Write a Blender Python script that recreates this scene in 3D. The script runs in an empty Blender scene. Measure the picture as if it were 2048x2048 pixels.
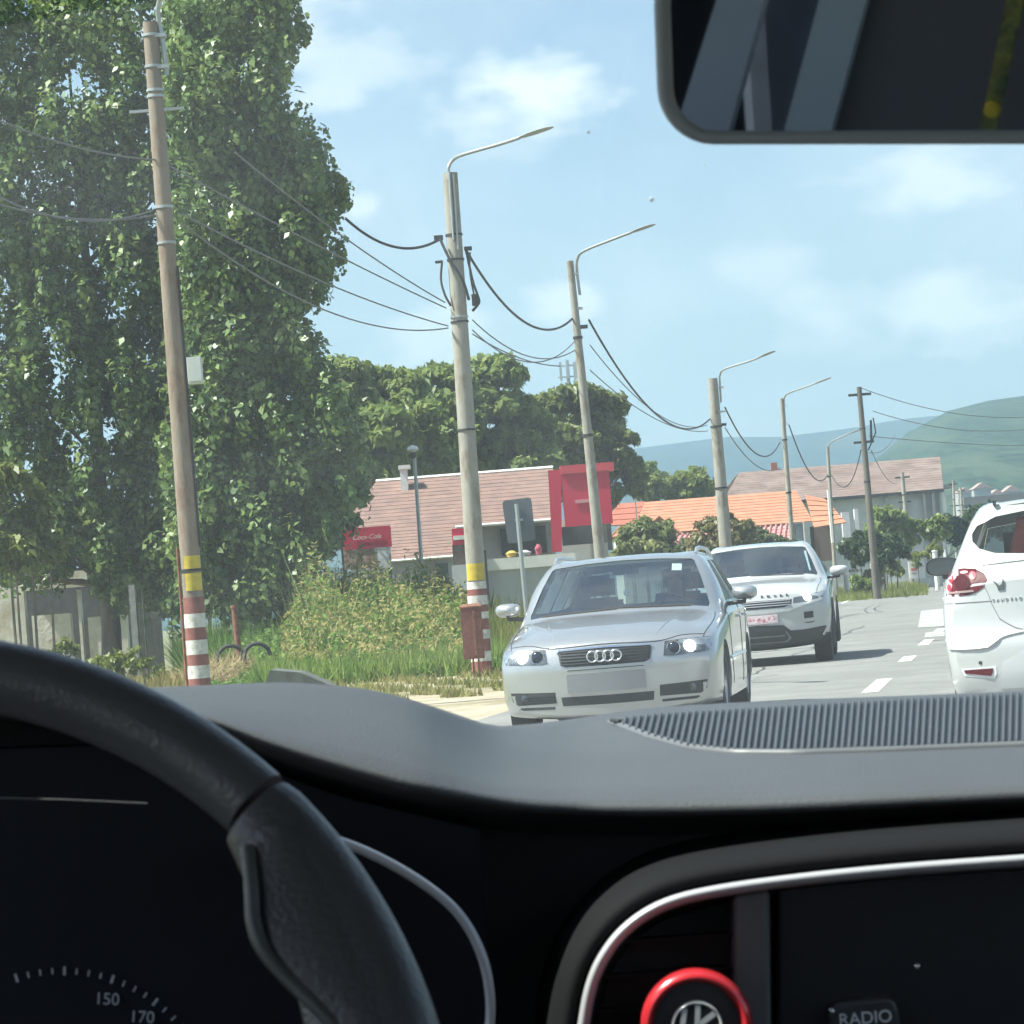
import bpy, bmesh, math, random
import numpy as np
from mathutils import Vector, Matrix
from mathutils.bvhtree import BVHTree
random.seed(7)
RNG = np.random.default_rng(11)
SC = bpy.context.scene
COL = SC.collection
rad = math.radians

# ------------------------------------------------------------------ camera
FPX = 6000.0                      # focal length in pixels of the 2048 px photograph
ROLL, PITCH, EYE = rad(4.5), math.atan(173.5 / FPX), 1.13
HEAD = rad(8.5)                   # heading of the road and of our own car, right of the view axis
FW = Vector((0, math.cos(PITCH), math.sin(PITCH)))
_r0 = Vector((1, 0, 0)); _u0 = _r0.cross(FW)
RT = _r0 * math.cos(ROLL) - _u0 * math.sin(ROLL)
UP = _r0 * math.sin(ROLL) + _u0 * math.cos(ROLL)
CAM = Vector((0, 0, EYE))
cd = bpy.data.cameras.new('camera'); cam = bpy.data.objects.new('camera', cd); COL.objects.link(cam)
cd.sensor_width = 36; cd.lens = FPX / 2048 * 36; cd.clip_start = 0.05; cd.clip_end = 20000
cd.dof.use_dof = True; cd.dof.focus_distance = 30; cd.dof.aperture_fstop = 70
m4 = Matrix((RT, UP, -FW)).transposed().to_4x4(); m4.translation = CAM
cam.matrix_world = m4
SC.camera = cam

# ------------------------------------------------------------------ world, sun, exposure
SUN_EL = rad(56); SUNH = Vector((-0.985, -0.16, 0)).normalized()
SUNV = Vector((SUNH.x * math.cos(SUN_EL), SUNH.y * math.cos(SUN_EL), math.sin(SUN_EL)))
SC.view_settings.view_transform = 'Standard'; SC.view_settings.look = 'None'
SC.view_settings.gamma = 1; SC.view_settings.use_curve_mapping = False
SC.view_settings.exposure = 1.3
W = bpy.data.worlds.new('World'); SC.world = W; W.use_nodes = True
nt = W.node_tree; N = nt.nodes; L = nt.links; N.clear()
def nd(t, **k):
    n = N.new(t)
    for a, b in k.items(): setattr(n, a, b)
    return n
def pixdir(px, py):
    return (FW * FPX + RT * (px - 1024) - UP * (py - 1024)).normalized()
sky = nd('ShaderNodeTexSky', sky_type='NISHITA', sun_disc=False, sun_elevation=SUN_EL,
         sun_rotation=math.atan2(SUNH.x, SUNH.y), altitude=200, air_density=1.0, dust_density=2.2, ozone_density=1.2)
geo = nd('ShaderNodeNewGeometry'); neg = nd('ShaderNodeVectorMath', operation='SCALE'); neg.inputs['Scale'].default_value = -1
L.new(geo.outputs['Incoming'], neg.inputs[0]); DIR = neg.outputs[0]
def noise_w(scale, detail=6, rough=.55, stretch=(1, 1, 1.8)):
    mp = nd('ShaderNodeVectorMath', operation='MULTIPLY'); mp.inputs[1].default_value = stretch
    L.new(DIR, mp.inputs[0]); n = nd('ShaderNodeTexNoise'); n.inputs['Scale'].default_value = scale
    n.inputs['Detail'].default_value = detail; n.inputs['Roughness'].default_value = rough
    L.new(mp.outputs[0], n.inputs['Vector']); return n.outputs['Fac']
def math_w(op, a, b, clamp=False):
    n = nd('ShaderNodeMath', operation=op, use_clamp=clamp)
    for i, v in enumerate((a, b)):
        if isinstance(v, (int, float)): n.inputs[i].default_value = v
        else: L.new(v, n.inputs[i])
    return n.outputs[0]
n1 = noise_w(38); n2 = noise_w(7, 4)
warp = math_w('MULTIPLY', math_w('SUBTRACT', n1, 0.5), 2.6)
total = None
# cumulus puffs that stand in this sky: direction, half width, half height, strength
for px, py, a, b, s in [(1050, 180, 165, 95, 1.0), (985, 225, 120, 70, .8), (1000, 300, 120, 40, .3), (750, 115, 170, 80, .55), (640, 195, 110, 70, .6),
                        (1140, 600, 110, 55, .7), (730, 410, 60, 50, .7), (850, 690, 140, 90, .6), (1930, 620, 220, 95, .75), (1660, 640, 150, 90, .55),
                        (1880, 350, 260, 80, .7), (1500, 540, 140, 60, .45), (420, 60, 300, 140, .7), (100, 350, 300, 200, .5), (2500, 300, 500, 160, .6), (-700, 100, 500, 200, .7)]:
    c = pixdir(px, py)
    sb = nd('ShaderNodeVectorMath', operation='SUBTRACT'); sb.inputs[1].default_value = c; L.new(DIR, sb.inputs[0])
    mu = nd('ShaderNodeVectorMath', operation='MULTIPLY'); mu.inputs[1].default_value = (FPX / a, FPX / a, FPX / b); L.new(sb.outputs[0], mu.inputs[0])
    ln = nd('ShaderNodeVectorMath', operation='LENGTH'); L.new(mu.outputs[0], ln.inputs[0])
    f = math_w('SUBTRACT', 1.12, math_w('ADD', ln.outputs['Value'], warp))
    f = math_w('MULTIPLY', math_w('MULTIPLY', f, 1.15, True), s)
    total = f if total is None else math_w('MAXIMUM', total, f)
wisp = math_w('MULTIPLY', math_w('SUBTRACT', n2, 0.38), 1.6, True)
total = math_w('MAXIMUM', total, math_w('MULTIPLY', wisp, 0.6))
mx = nd('ShaderNodeMix', data_type='RGBA'); L.new(total, mx.inputs['Factor']); L.new(sky.outputs[0], mx.inputs['A'])
mx.inputs['B'].default_value = (6.6, 6.7, 6.7, 1)
bg = nd('ShaderNodeBackground'); bg.inputs['Strength'].default_value = 0.075
L.new(mx.outputs['Result'], bg.inputs['Color'])
L.new(bg.outputs[0], nd('ShaderNodeOutputWorld').inputs['Surface'])
sl = bpy.data.lights.new('sun', 'SUN'); sl.energy = 5.0; sl.angle = rad(0.53); sl.color = (1, .955, .88)
so = bpy.data.objects.new('sun', sl); COL.objects.link(so)
so.rotation_mode = 'QUATERNION'; so.rotation_quaternion = (-SUNV).to_track_quat('-Z', 'Y'); so.location = (-20, -10, 40)
SC.cycles.use_denoising = True; SC.cycles.transparent_max_bounces = 16; SC.cycles.max_bounces = 4; SC.cycles.diffuse_bounces = 2; SC.cycles.glossy_bounces = 3; SC.cycles.transmission_bounces = 4; SC.cycles.use_adaptive_sampling = True; SC.cycles.adaptive_threshold = .03
SC.cycles.volume_bounces = 0

# ------------------------------------------------------------------ helpers
def at(px, py, d):
    """point seen at photograph pixel (px,py) at depth d along the view axis"""
    return CAM + FW * d + RT * ((px - 1024) / FPX * d) - UP * ((py - 1024) / FPX * d)
def atY(px, py, Y):
    v = FW * FPX + RT * (px - 1024) - UP * (py - 1024)
    return CAM + v * (Y / v.y)
def ground(px, py):
    v = FW * FPX + RT * (px - 1024) - UP * (py - 1024)
    return CAM + v * (-EYE / v.z)
CU = Vector((math.cos(HEAD), -math.sin(HEAD), 0)); CV = Vector((math.sin(HEAD), math.cos(HEAD), 0)); CZ = Vector((0, 0, 1))
def car(u, v, z): return CU * u + CV * v + CZ * z          # our own car: right, forward, up

MATS = {}
def mat(name, base=(.5, .5, .5), rough=.6, metal=0, var=0, vscale=5, bump=0, bscale=40, coat=0, spec=.5, emit=None, estr=0, dirt=None, dscale=3, detail=5, vstretch=None):
    if name in MATS: return MATS[name]
    m = bpy.data.materials.new(name); m.use_nodes = True; t = m.node_tree; b = t.nodes['Principled BSDF']
    b.inputs['Base Color'].default_value = (*base, 1); b.inputs['Roughness'].default_value = rough
    b.inputs['Metallic'].default_value = metal; b.inputs['Coat Weight'].default_value = coat
    b.inputs['Coat Roughness'].default_value = .04; b.inputs['Specular IOR Level'].default_value = spec
    if emit: b.inputs['Emission Color'].default_value = (*emit, 1); b.inputs['Emission Strength'].default_value = estr
    tc = t.nodes.new('ShaderNodeTexCoord'); vec = tc.outputs['Object']
    if vstretch:
        vm = t.nodes.new('ShaderNodeVectorMath'); vm.operation = 'MULTIPLY'; vm.inputs[1].default_value = vstretch
        t.links.new(vec, vm.inputs[0]); vec = vm.outputs[0]
    if var or dirt:
        nz = t.nodes.new('ShaderNodeTexNoise'); nz.inputs['Scale'].default_value = vscale; nz.inputs['Detail'].default_value = detail
        nz.inputs['Roughness'].default_value = .62; t.links.new(vec, nz.inputs['Vector'])
        r = t.nodes.new('ShaderNodeValToRGB'); t.links.new(nz.outputs['Fac'], r.inputs[0])
        r.color_ramp.elements[0].position = .3; r.color_ramp.elements[1].position = .7
        r.color_ramp.elements[0].color = (*[min(1, c * (1 - var)) for c in base], 1); r.color_ramp.elements[1].color = (*[min(1, c * (1 + var)) for c in base], 1)
        out = r.outputs[0]
        if dirt:
            n2 = t.nodes.new('ShaderNodeTexNoise'); n2.inputs['Scale'].default_value = dscale; n2.inputs['Detail'].default_value = 7; n2.inputs['Roughness'].default_value = .7
            t.links.new(vec, n2.inputs['Vector'])
            r2 = t.nodes.new('ShaderNodeValToRGB'); t.links.new(n2.outputs['Fac'], r2.inputs[0])
            r2.color_ramp.elements[0].position = .47; r2.color_ramp.elements[1].position = .62
            mm = t.nodes.new('ShaderNodeMix'); mm.data_type = 'RGBA'; t.links.new(r2.outputs[0], mm.inputs['Factor'])
            t.links.new(out, mm.inputs['A']); mm.inputs['B'].default_value = (*dirt, 1); out = mm.outputs['Result']
        t.links.new(out, b.inputs['Base Color'])
    if bump:
        nb = t.nodes.new('ShaderNodeTexNoise'); nb.inputs['Scale'].default_value = bscale; nb.inputs['Detail'].default_value = 4
        t.links.new(vec, nb.inputs['Vector']); bp = t.nodes.new('ShaderNodeBump'); bp.inputs['Strength'].default_value = bump
        bp.inputs['Distance'].default_value = .02; t.links.new(nb.outputs['Fac'], bp.inputs['Height']); t.links.new(bp.outputs[0], b.inputs['Normal'])
    MATS[name] = m; return m
def glass(name, tint=(.8, .85, .85), dust=0.0, dustcol=(.8, .85, .85), refl=1.0, ior=1.45):
    m = bpy.data.materials.new(name); m.use_nodes = True; t = m.node_tree; t.nodes.clear()
    o = t.nodes.new('ShaderNodeOutputMaterial'); tr = t.nodes.new('ShaderNodeBsdfTransparent'); tr.inputs[0].default_value = (*tint, 1)
    gl = t.nodes.new('ShaderNodeBsdfGlossy'); gl.inputs['Roughness'].default_value = .02
    fr = t.nodes.new('ShaderNodeFresnel'); fr.inputs['IOR'].default_value = ior
    mu = t.nodes.new('ShaderNodeMath'); mu.operation = 'MULTIPLY'; mu.inputs[1].default_value = refl; t.links.new(fr.outputs[0], mu.inputs[0])
    mx = t.nodes.new('ShaderNodeMixShader'); t.links.new(mu.outputs[0], mx.inputs[0]); t.links.new(tr.outputs[0], mx.inputs[1]); t.links.new(gl.outputs[0], mx.inputs[2])
    last = mx.outputs[0]
    if dust:
        df = t.nodes.new('ShaderNodeBsdfTranslucent'); df.inputs[0].default_value = (*dustcol, 1)
        nz = t.nodes.new('ShaderNodeTexNoise'); nz.inputs['Scale'].default_value = 6; nz.inputs['Detail'].default_value = 6
        tc = t.nodes.new('ShaderNodeTexCoord'); t.links.new(tc.outputs['Object'], nz.inputs['Vector'])
        mr = t.nodes.new('ShaderNodeMapRange'); mr.inputs[1].default_value = .3; mr.inputs[2].default_value = .7
        mr.inputs[3].default_value = dust * .75; mr.inputs[4].default_value = dust * 1.25; t.links.new(nz.outputs['Fac'], mr.inputs[0])
        m2 = t.nodes.new('ShaderNodeMixShader'); t.links.new(mr.outputs[0], m2.inputs[0]); t.links.new(last, m2.inputs[1]); t.links.new(df.outputs[0], m2.inputs[2]); last = m2.outputs[0]
    t.links.new(last, o.inputs[0]); return m
def leafmat(name, cols, trans=.3, rough=.45, spec=.35):
    m = bpy.data.materials.new(name); m.use_nodes = True; t = m.node_tree; b = t.nodes['Principled BSDF']
    g = t.nodes.new('ShaderNodeNewGeometry'); r = t.nodes.new('ShaderNodeValToRGB'); tc = t.nodes.new('ShaderNodeTexCoord')
    nz = t.nodes.new('ShaderNodeTexNoise'); nz.inputs['Scale'].default_value = 1.3; nz.inputs['Detail'].default_value = 2; t.links.new(tc.outputs['Object'], nz.inputs['Vector'])
    ma = t.nodes.new('ShaderNodeMath'); ma.operation = 'MULTIPLY_ADD'; ma.inputs[1].default_value = 1.5; ma.inputs[2].default_value = -.5; t.links.new(nz.outputs['Fac'], ma.inputs[0])
    ad = t.nodes.new('ShaderNodeMath'); ad.operation = 'MULTIPLY_ADD'; ad.inputs[1].default_value = .6; ad.use_clamp = True; t.links.new(g.outputs['Random Per Island'], ad.inputs[0]); t.links.new(ma.outputs[0], ad.inputs[2]); t.links.new(ad.outputs[0], r.inputs[0])
    e = r.color_ramp.elements; e[0].color = (*cols[0], 1); e[0].position = 0; e[1].color = (*cols[-1], 1); e[1].position = 1
    for i, c in enumerate(cols[1:-1]):
        k = e.new((i + 1) / (len(cols) - 1)); k.color = (*c, 1)
    t.links.new(r.outputs[0], b.inputs['Base Color']); b.inputs['Roughness'].default_value = rough; b.inputs['Specular IOR Level'].default_value = spec
    tl = t.nodes.new('ShaderNodeBsdfTranslucent'); hs = t.nodes.new('ShaderNodeHueSaturation'); hs.inputs['Value'].default_value = 1.5; hs.inputs['Hue'].default_value = .485
    t.links.new(r.outputs[0], hs.inputs['Color']); t.links.new(hs.outputs[0], tl.inputs[0])
    mx = t.nodes.new('ShaderNodeMixShader'); mx.inputs[0].default_value = trans
    t.links.new(b.outputs[0], mx.inputs[1]); t.links.new(tl.outputs[0], mx.inputs[2]); t.links.new(mx.outputs[0], t.nodes['Material Output'].inputs[0]); return m

def tag(o, label=None, cat=None, group=None, kind=None):
    if label: o['label'] = label
    if cat: o['category'] = cat
    if group: o['group'] = group
    if kind: o['kind'] = kind
    return o
def empty(name, loc=(0, 0, 0), rz=0, label=None, cat=None, group=None):
    o = bpy.data.objects.new(name, None); COL.objects.link(o); o.location = loc; o.rotation_euler = (0, 0, rz); o.empty_display_size = .1
    return tag(o, label, cat, group)
def mobj(name, me, material=None, parent=None, smooth=None):
    if material: me.materials.clear(); me.materials.append(material)
    if smooth is not None:
        me.polygons.foreach_set('use_smooth', [True] * len(me.polygons))
        if smooth < 179: me.set_sharp_from_angle(angle=rad(smooth))
    o = bpy.data.objects.new(name, me); COL.objects.link(o)
    if parent: o.parent = parent
    return o
class MB:
    def __init__(s): s.v = []; s.f = []
    def add(s, vs, fs):
        b = len(s.v); s.v += [tuple(v) for v in vs]; s.f += [tuple(i + b for i in f) for f in fs]; return s
    def box(s, c, d, M=None):
        x, y, z = [k / 2 for k in d]; c = Vector(c)
        vs = [Vector((sx * x, sy * y, sz * z)) for sz in (-1, 1) for sx, sy in ((-1, -1), (1, -1), (1, 1), (-1, 1))]
        vs = [c + (M @ v if M else v) for v in vs]
        return s.add(vs, [(3, 2, 1, 0), (4, 5, 6, 7), (0, 1, 5, 4), (1, 2, 6, 5), (2, 3, 7, 6), (3, 0, 4, 7)])
    def hexa(s, lo, hi):
        """box from 4 lower and 4 upper corner points"""
        return s.add(list(lo) + list(hi), [(3, 2, 1, 0), (4, 5, 6, 7), (0, 1, 5, 4), (1, 2, 6, 5), (2, 3, 7, 6), (3, 0, 4, 7)])
    def tube(s, path, r, n=8, cap=True, flat=None):
        P = [Vector(p) for p in path]; k = len(P); rr = r if isinstance(r, (list, tuple)) else [r] * k
        T = [(P[min(i + 1, k - 1)] - P[max(i - 1, 0)]).normalized() for i in range(k)]
        ref = Vector((0, 0, 1)) if abs(T[0].z) < .9 else Vector((1, 0, 0))
        a = T[0].cross(ref).normalized(); b0 = len(s.v)
        for i in range(k):
            a = (a - T[i] * a.dot(T[i])).normalized(); b = T[i].cross(a)
            for j in range(n):
                t = 2 * math.pi * j / n; s.v.append(tuple(P[i] + (a * math.cos(t) + b * math.sin(t) * (flat or 1)) * rr[i]))
        for i in range(k - 1):
            for j in range(n):
                q = b0 + i * n; s.f.append((q + j, q + (j + 1) % n, q + n + (j + 1) % n, q + n + j))
        if cap:
            s.f.append(tuple(b0 + j for j in reversed(range(n)))); s.f.append(tuple(b0 + (k - 1) * n + j for j in range(n)))
        return s
    def lathe(s, prof, n=24, M=None, closed=False):
        """profile (r, h) turned round local z, M places it"""
        b0 = len(s.v); k = len(prof)
        for r, h in prof:
            for j in range(n):
                t = 2 * math.pi * j / n; p = Vector((r * math.cos(t), r * math.sin(t), h)); s.v.append(tuple(M @ p if M else p))
        for i in range(k if closed else k - 1):
            for j in range(n):
                a = b0 + i * n; c = b0 + ((i + 1) % k) * n; s.f.append((a + j, a + (j + 1) % n, c + (j + 1) % n, c + j))
        return s
    def prism(s, pts, off):
        """polygon (3-D points) extruded by vector off"""
        n = len(pts); off = Vector(off); vs = [Vector(p) for p in pts]; vs += [v + off for v in vs]
        return s.add(vs, [tuple(reversed(range(n))), tuple(range(n, 2 * n))] + [(i, (i + 1) % n, n + (i + 1) % n, n + i) for i in range(n)])
    def grid(s, rows):
        b0 = len(s.v); m = len(rows[0])
        for r in rows: s.v += [tuple(p) for p in r]
        for i in range(len(rows) - 1):
            for j in range(m - 1):
                a = b0 + i * m + j; s.f.append((a, a + 1, a + m + 1, a + m))
        return s
    def build(s, name, material=None, parent=None, smooth=None, fix=True):
        me = bpy.data.meshes.new(name); me.from_pydata(s.v, [], s.f); 
        if fix:
            bm = bmesh.new(); bm.from_mesh(me); bmesh.ops.recalc_face_normals(bm, faces=bm.faces); bm.to_mesh(me); bm.free()
        me.update(); return mobj(name, me, material, parent, smooth)
def part(name, material, parent, fn, smooth=None):
    b = MB(); fn(b); return b.build(name, material, parent, smooth)
def spline(P, n=8, closed=False):
    P = [np.array(p, float) for p in P]; k = len(P); out = []
    for i in range(k if closed else k - 1):
        g = (lambda q: P[q % k]) if closed else (lambda q: P[max(0, min(k - 1, q))])
        p0, p1, p2, p3 = g(i - 1), g(i), g(i + 1), g(i + 2)
        for j in range(n):
            t = j / n; out.append(.5 * ((2 * p1) + (p2 - p0) * t + (2 * p0 - 5 * p1 + 4 * p2 - p3) * t * t + (3 * p1 - p0 - 3 * p2 + p3) * t ** 3))
    if not closed: out.append(P[-1])
    return out
def text_mesh(name, txt, size, depth, M, material, parent, shear=0, align='CENTER'):
    c = bpy.data.curves.new(name, 'FONT'); c.body = txt; c.size = size; c.extrude = depth; c.align_x = align; c.align_y = 'CENTER'; c.shear = shear
    o = bpy.data.objects.new(name, c); COL.objects.link(o)
    me = bpy.data.meshes.new_from_object(o.evaluated_get(bpy.context.evaluated_depsgraph_get())); bpy.data.objects.remove(o)
    me.transform(M); return mobj(name, me, material, parent)
# ------------------------------------------------------------------ the setting
def structure(o): o['kind'] = 'structure'; return o
GRASSG = mat('dry_grass_ground', (.10, .12, .045), .95, var=.45, vscale=1.2, dirt=(.24, .20, .125), dscale=.35, bump=.5, bscale=14)
DIRT = mat('dirt_track', (.33, .28, .20), .95, var=.25, vscale=1.5, dirt=(.19, .165, .085), dscale=.28, bump=.8, bscale=9)
def asphalt():
    m = mat('asphalt', (.195, .192, .18), .8, var=.16, vscale=1.1, dirt=(.16, .158, .15), dscale=.35, bump=.25, bscale=220, spec=.3); return m
GN = 40
def gsheet():
    b = MB(); xs = np.concatenate([np.linspace(-2500, -60, 8), np.linspace(-50, 80, 53), np.linspace(100, 2500, 8)]); ys = np.concatenate([[-300, -60], np.linspace(-10, 160, 60), np.linspace(180, 600, 12), [900, 1500, 2600]])
    b.grid([[(x, y, 0) for x in xs] for y in ys]); return b.build('ground', GRASSG)
structure(gsheet())
def line_x(y): return 3.63 + (y - 29.4) * .1675 + max(0, y - 60) ** 2 * .00002      # centre line of the road
def strip(name, material, off0, off1, y0, y1, z, n=60):
    rows = [[(line_x(y) + (off0(y) if callable(off0) else off0), y, z), (line_x(y) + (off1(y) if callable(off1) else off1), y, z)] for y in np.linspace(y0, y1, n)]
    return MB().grid(rows).build(name, material)
def edge_l(y): return -4.0 - 2.3 * min(1, max(0, (y - 50) / 70))
structure(strip('road', asphalt(), edge_l, 5.2, -60, 700, .004, 120))
PAINT = mat('road_paint', (.62, .62, .58), .7, var=.25, vscale=7)
for y0, y1 in ((27.9, 31.0), (36.3, 38.3), (43.2, 46.2), (51, 53.5), (58, 60.5), (66, 69), (19.5, 22), (75, 78), (85, 88), (96, 99)):
    tag(strip('lane_dash', PAINT, -.28, -.12, y0, y1, .008, 4), kind='structure')
tag(strip('edge_line', PAINT, lambda y: edge_l(y) + .45, lambda y: edge_l(y) + .6, 112, 420, .008, 40), kind='structure')
structure(strip('pavement', mat('concrete_pavement', (.36, .34, .29), .9, var=.2, vscale=2), lambda y: edge_l(y) - 1.3, lambda y: edge_l(y) - .02, 105, 420, .006, 40))
for pts in ([(1842, 1222), (1905, 1216), (1905, 1252), (1836, 1256)], [(1852, 1266), (1905, 1262), (1905, 1272), (1848, 1276)]):
    tag(MB().add([(g.x, g.y, .008) for g in [ground(*q) for q in pts]], [(0, 1, 2, 3)]).build('road_marking', mat('worn_road_paint', (.36, .36, .335), .8, var=.3, vscale=3, dirt=(.2, .2, .195), dscale=2)), kind='structure')
TAR = mat('tar_seam', (.06, .06, .062), .6, var=.3, vscale=6)
for off, y0, y1 in ((-2.05, 24, 62), (1.7, 20, 60), (-3.3, 40, 75)):
    rows = [[(line_x(y) + off + .05 * math.sin(y * 1.3 + off) + .03 * math.sin(y * 3.7) + k, y, .0075) for k in (-.018, .018)] for y in np.linspace(y0, y1, 60)]
    tag(MB().grid(rows).build('tar_seam', TAR), kind='structure')
for (x0, y0, w_, l_), c in (((3.2, 52, 1.2, 5), (.17, .168, .16)), ((4.6, 66, 1.6, 9), (.27, .265, .25)), ((1.6, 33.5, 1.0, 2.6), (.18, .178, .17))):
    P_ = [(x0 + w_ * (.5 + .5 * math.cos(t)) * (1 + .12 * math.sin(5 * t)) + l_ * .17 * (.5 + .5 * math.sin(t)), y0 + l_ * (.5 + .5 * math.sin(t)), .0065) for t in [2 * math.pi * i / 28 for i in range(28)]]
    tag(MB().add(P_, [tuple(range(28))]).build('road_patch', mat('road_patch_%.2f' % c[0], c, .85, var=.15, vscale=2, bump=.25, bscale=200)), kind='structure')
# dirt pull-in left of the road
def poly(name, material, pts, z):
    b = MB(); b.add([(p.x, p.y, z) for p in pts], [tuple(range(len(pts)))]); return b.build(name, material)
structure(poly('dirt_track', DIRT, [ground(*p) for p in [(640, 1372), (800, 1352), (960, 1343), (1010, 1345), (1120, 1355), (1120, 1420), (1000, 1470), (860, 1450), (760, 1410), (640, 1392)]], .003))
structure(poly('grass_strip', mat('verge_grass', (.15, .14, .06), .95, var=.4, vscale=3, dirt=(.27, .23, .15), dscale=1.2, bump=.4, bscale=30), [ground(*p) for p in [(700, 1385), (860, 1374), (1000, 1366), (1040, 1372), (980, 1378), (820, 1392)]], .006))
# hills: rounded ridges built as height fields
def hills(name, material, ys, prof, seed, wob):
    rg = np.random.default_rng(seed); xs = np.linspace(-2200, 2200, 150); rows = []
    ph = rg.random((6, 3)) * 6.28
    for k, y in enumerate(ys):
        t = k / (len(ys) - 1); row = []
        for x in xs:
            hx = np.interp(x / ys[-1], [p[0] for p in prof], [p[1] for p in prof]) * ys[-1]
            n = sum(math.sin(x / (420 / (i + 1)) + ph[i, 0] + y / (300 / (i + 1)) * (1 + ph[i, 1] / 9)) / (i + 1.5) for i in range(6))
            row.append((x * y / ys[-1], y, max(-3, (hx * (1 - (1 - t) ** 1.7)) + n * wob * (t * (1.25 - t)) * 1.0 - 2 * (t == 0))))
        rows.append(row)
    return structure(MB().grid(rows).build(name, material, smooth=180))
def el(px, py):      # tangent of azimuth and of elevation of a photograph pixel
    v = FW * FPX + RT * (px - 1024) - UP * (py - 1024); return (v.x / v.y, v.z / v.y)
farh = mat('forest_far', (.022, .036, .024), 1, var=.5, vscale=.1, dirt=(.04, .05, .03), dscale=.02, spec=.05, vstretch=(1, .22, 1)); nearh = mat('forest_hill', (.022, .042, .02), 1, var=.8, vscale=.28, dirt=(.05, .07, .035), dscale=.05, spec=.05, bump=1, bscale=.25, vstretch=(1, .18, 1))
hills('far_hills', farh, np.linspace(1900, 3400, 14), [(-.6, .03), (-.1, .035), el(700, 960), el(1100, 930), el(1300, 905), el(1450, 885), el(1560, 885), el(1700, 868), el(1800, 850), (.3, .052), (.6, .05)], 3, 10)
hills('forested_hill', nearh, np.linspace(700, 2100, 18), [(-.6, 0), (-.1, .0), el(1560, 1150), el(1680, 1020), el(1745, 945), el(1815, 895), el(1870, 862), el(1940, 838), el(2048, 822), el(2300, 800), (.3, .06), (.6, .04)], 5, 5)

# ------------------------------------------------------------------ foliage
def leaf_mesh(name, C, size, nb, material, parent=None, aspect=1.0, jitter=.4, droop=0, kind='leaf', noise=.75):
    n = len(C); rg = RNG
    nrm = np.array(nb, float) if np.ndim(nb) == 2 else np.tile(np.array(nb, float), (n, 1)); nrm = nrm + rg.normal(size=(n, 3)) * noise
    nrm /= np.linalg.norm(nrm, axis=1, keepdims=True)
    a = np.cross(nrm, rg.normal(size=(n, 3)) + np.array([0, 0, -droop * 3])); a /= np.linalg.norm(a, axis=1, keepdims=True) + 1e-9
    if droop: a = np.cross(nrm, np.cross(np.tile([0, 0, -1.], (n, 1)) + rg.normal(size=(n, 3)) * .7, nrm)); a /= np.linalg.norm(a, axis=1, keepdims=True) + 1e-9
    b = np.cross(nrm, a); s = size * (1 + (rg.random(n) - .5) * 2 * jitter)
    s = s[:, None]
    if kind == 'leaf':
        V = np.stack([C - a * s * .5, C + b * s * .42 * aspect - a * s * .08 + nrm * s * .1, C + a * s * .6, C - b * s * .42 * aspect - a * s * .08 + nrm * s * .1], 1)
    else:
        V = np.stack([C - b * s * .06 * aspect, C + b * s * .06 * aspect, C + a * s + nrm * s * .1], 1)
    k = V.shape[1]; me = bpy.data.meshes.new(name); me.vertices.add(n * k); me.vertices.foreach_set('co', V.reshape(-1).astype(np.float32))
    me.loops.add(n * k); me.loops.foreach_set('vertex_index', np.arange(n * k, dtype=np.int32)); me.polygons.add(n)
    me.polygons.foreach_set('loop_start', np.arange(0, n * k, k, dtype=np.int32)); me.update(calc_edges=True); me.validate()
    return mobj(name, me, material, parent)
def clumped(centers, radii, n, tight=.5):
    """n points clustered round given centres; outward directions returned too"""
    c = np.array(centers, float); r = np.array(radii, float); r = r if r.ndim == 2 else np.repeat(r[:, None], 3, 1)
    i = RNG.choice(len(c), n, p=(r.prod(1) ** .67) / (r.prod(1) ** .67).sum()); d = RNG.normal(size=(n, 3)); d /= np.linalg.norm(d, axis=1, keepdims=True)
    q = RNG.random(n) ** tight; return c[i] + d * q[:, None] * r[i], d
BARK = mat('bark', (.16, .135, .105), .95, var=.4, vscale=6, bump=.6, bscale=18, vstretch=(1, 1, .2)); PALEBARK = mat('pale_bark', (.30, .28, .24), .9, var=.4, vscale=5, vstretch=(1, 1, .3))
POPL = leafmat('poplar_leaves', [(.045, .085, .026), (.078, .14, .036), (.14, .215, .055), (.25, .31, .105)], .3, .4, .45)
BACKL = leafmat('broad_leaves', [(.08, .13, .035), (.15, .205, .055), (.22, .27, .08)], .42)
YELL = leafmat('yellow_green_leaves', [(.07, .10, .02), (.13, .17, .035), (.19, .21, .05)], .35)
DARKL = leafmat('dark_leaves', [(.02, .05, .018), (.04, .075, .025), (.06, .1, .035)], .3)
def in_poly(x, y, P):
    c = False; j = len(P) - 1
    for i in range(len(P)):
        if (P[i][1] > y) != (P[j][1] > y) and x < (P[j][0] - P[i][0]) * (y - P[i][1]) / (P[j][1] - P[i][1]) + P[i][0]: c = not c
        j = i
    return c
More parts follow.
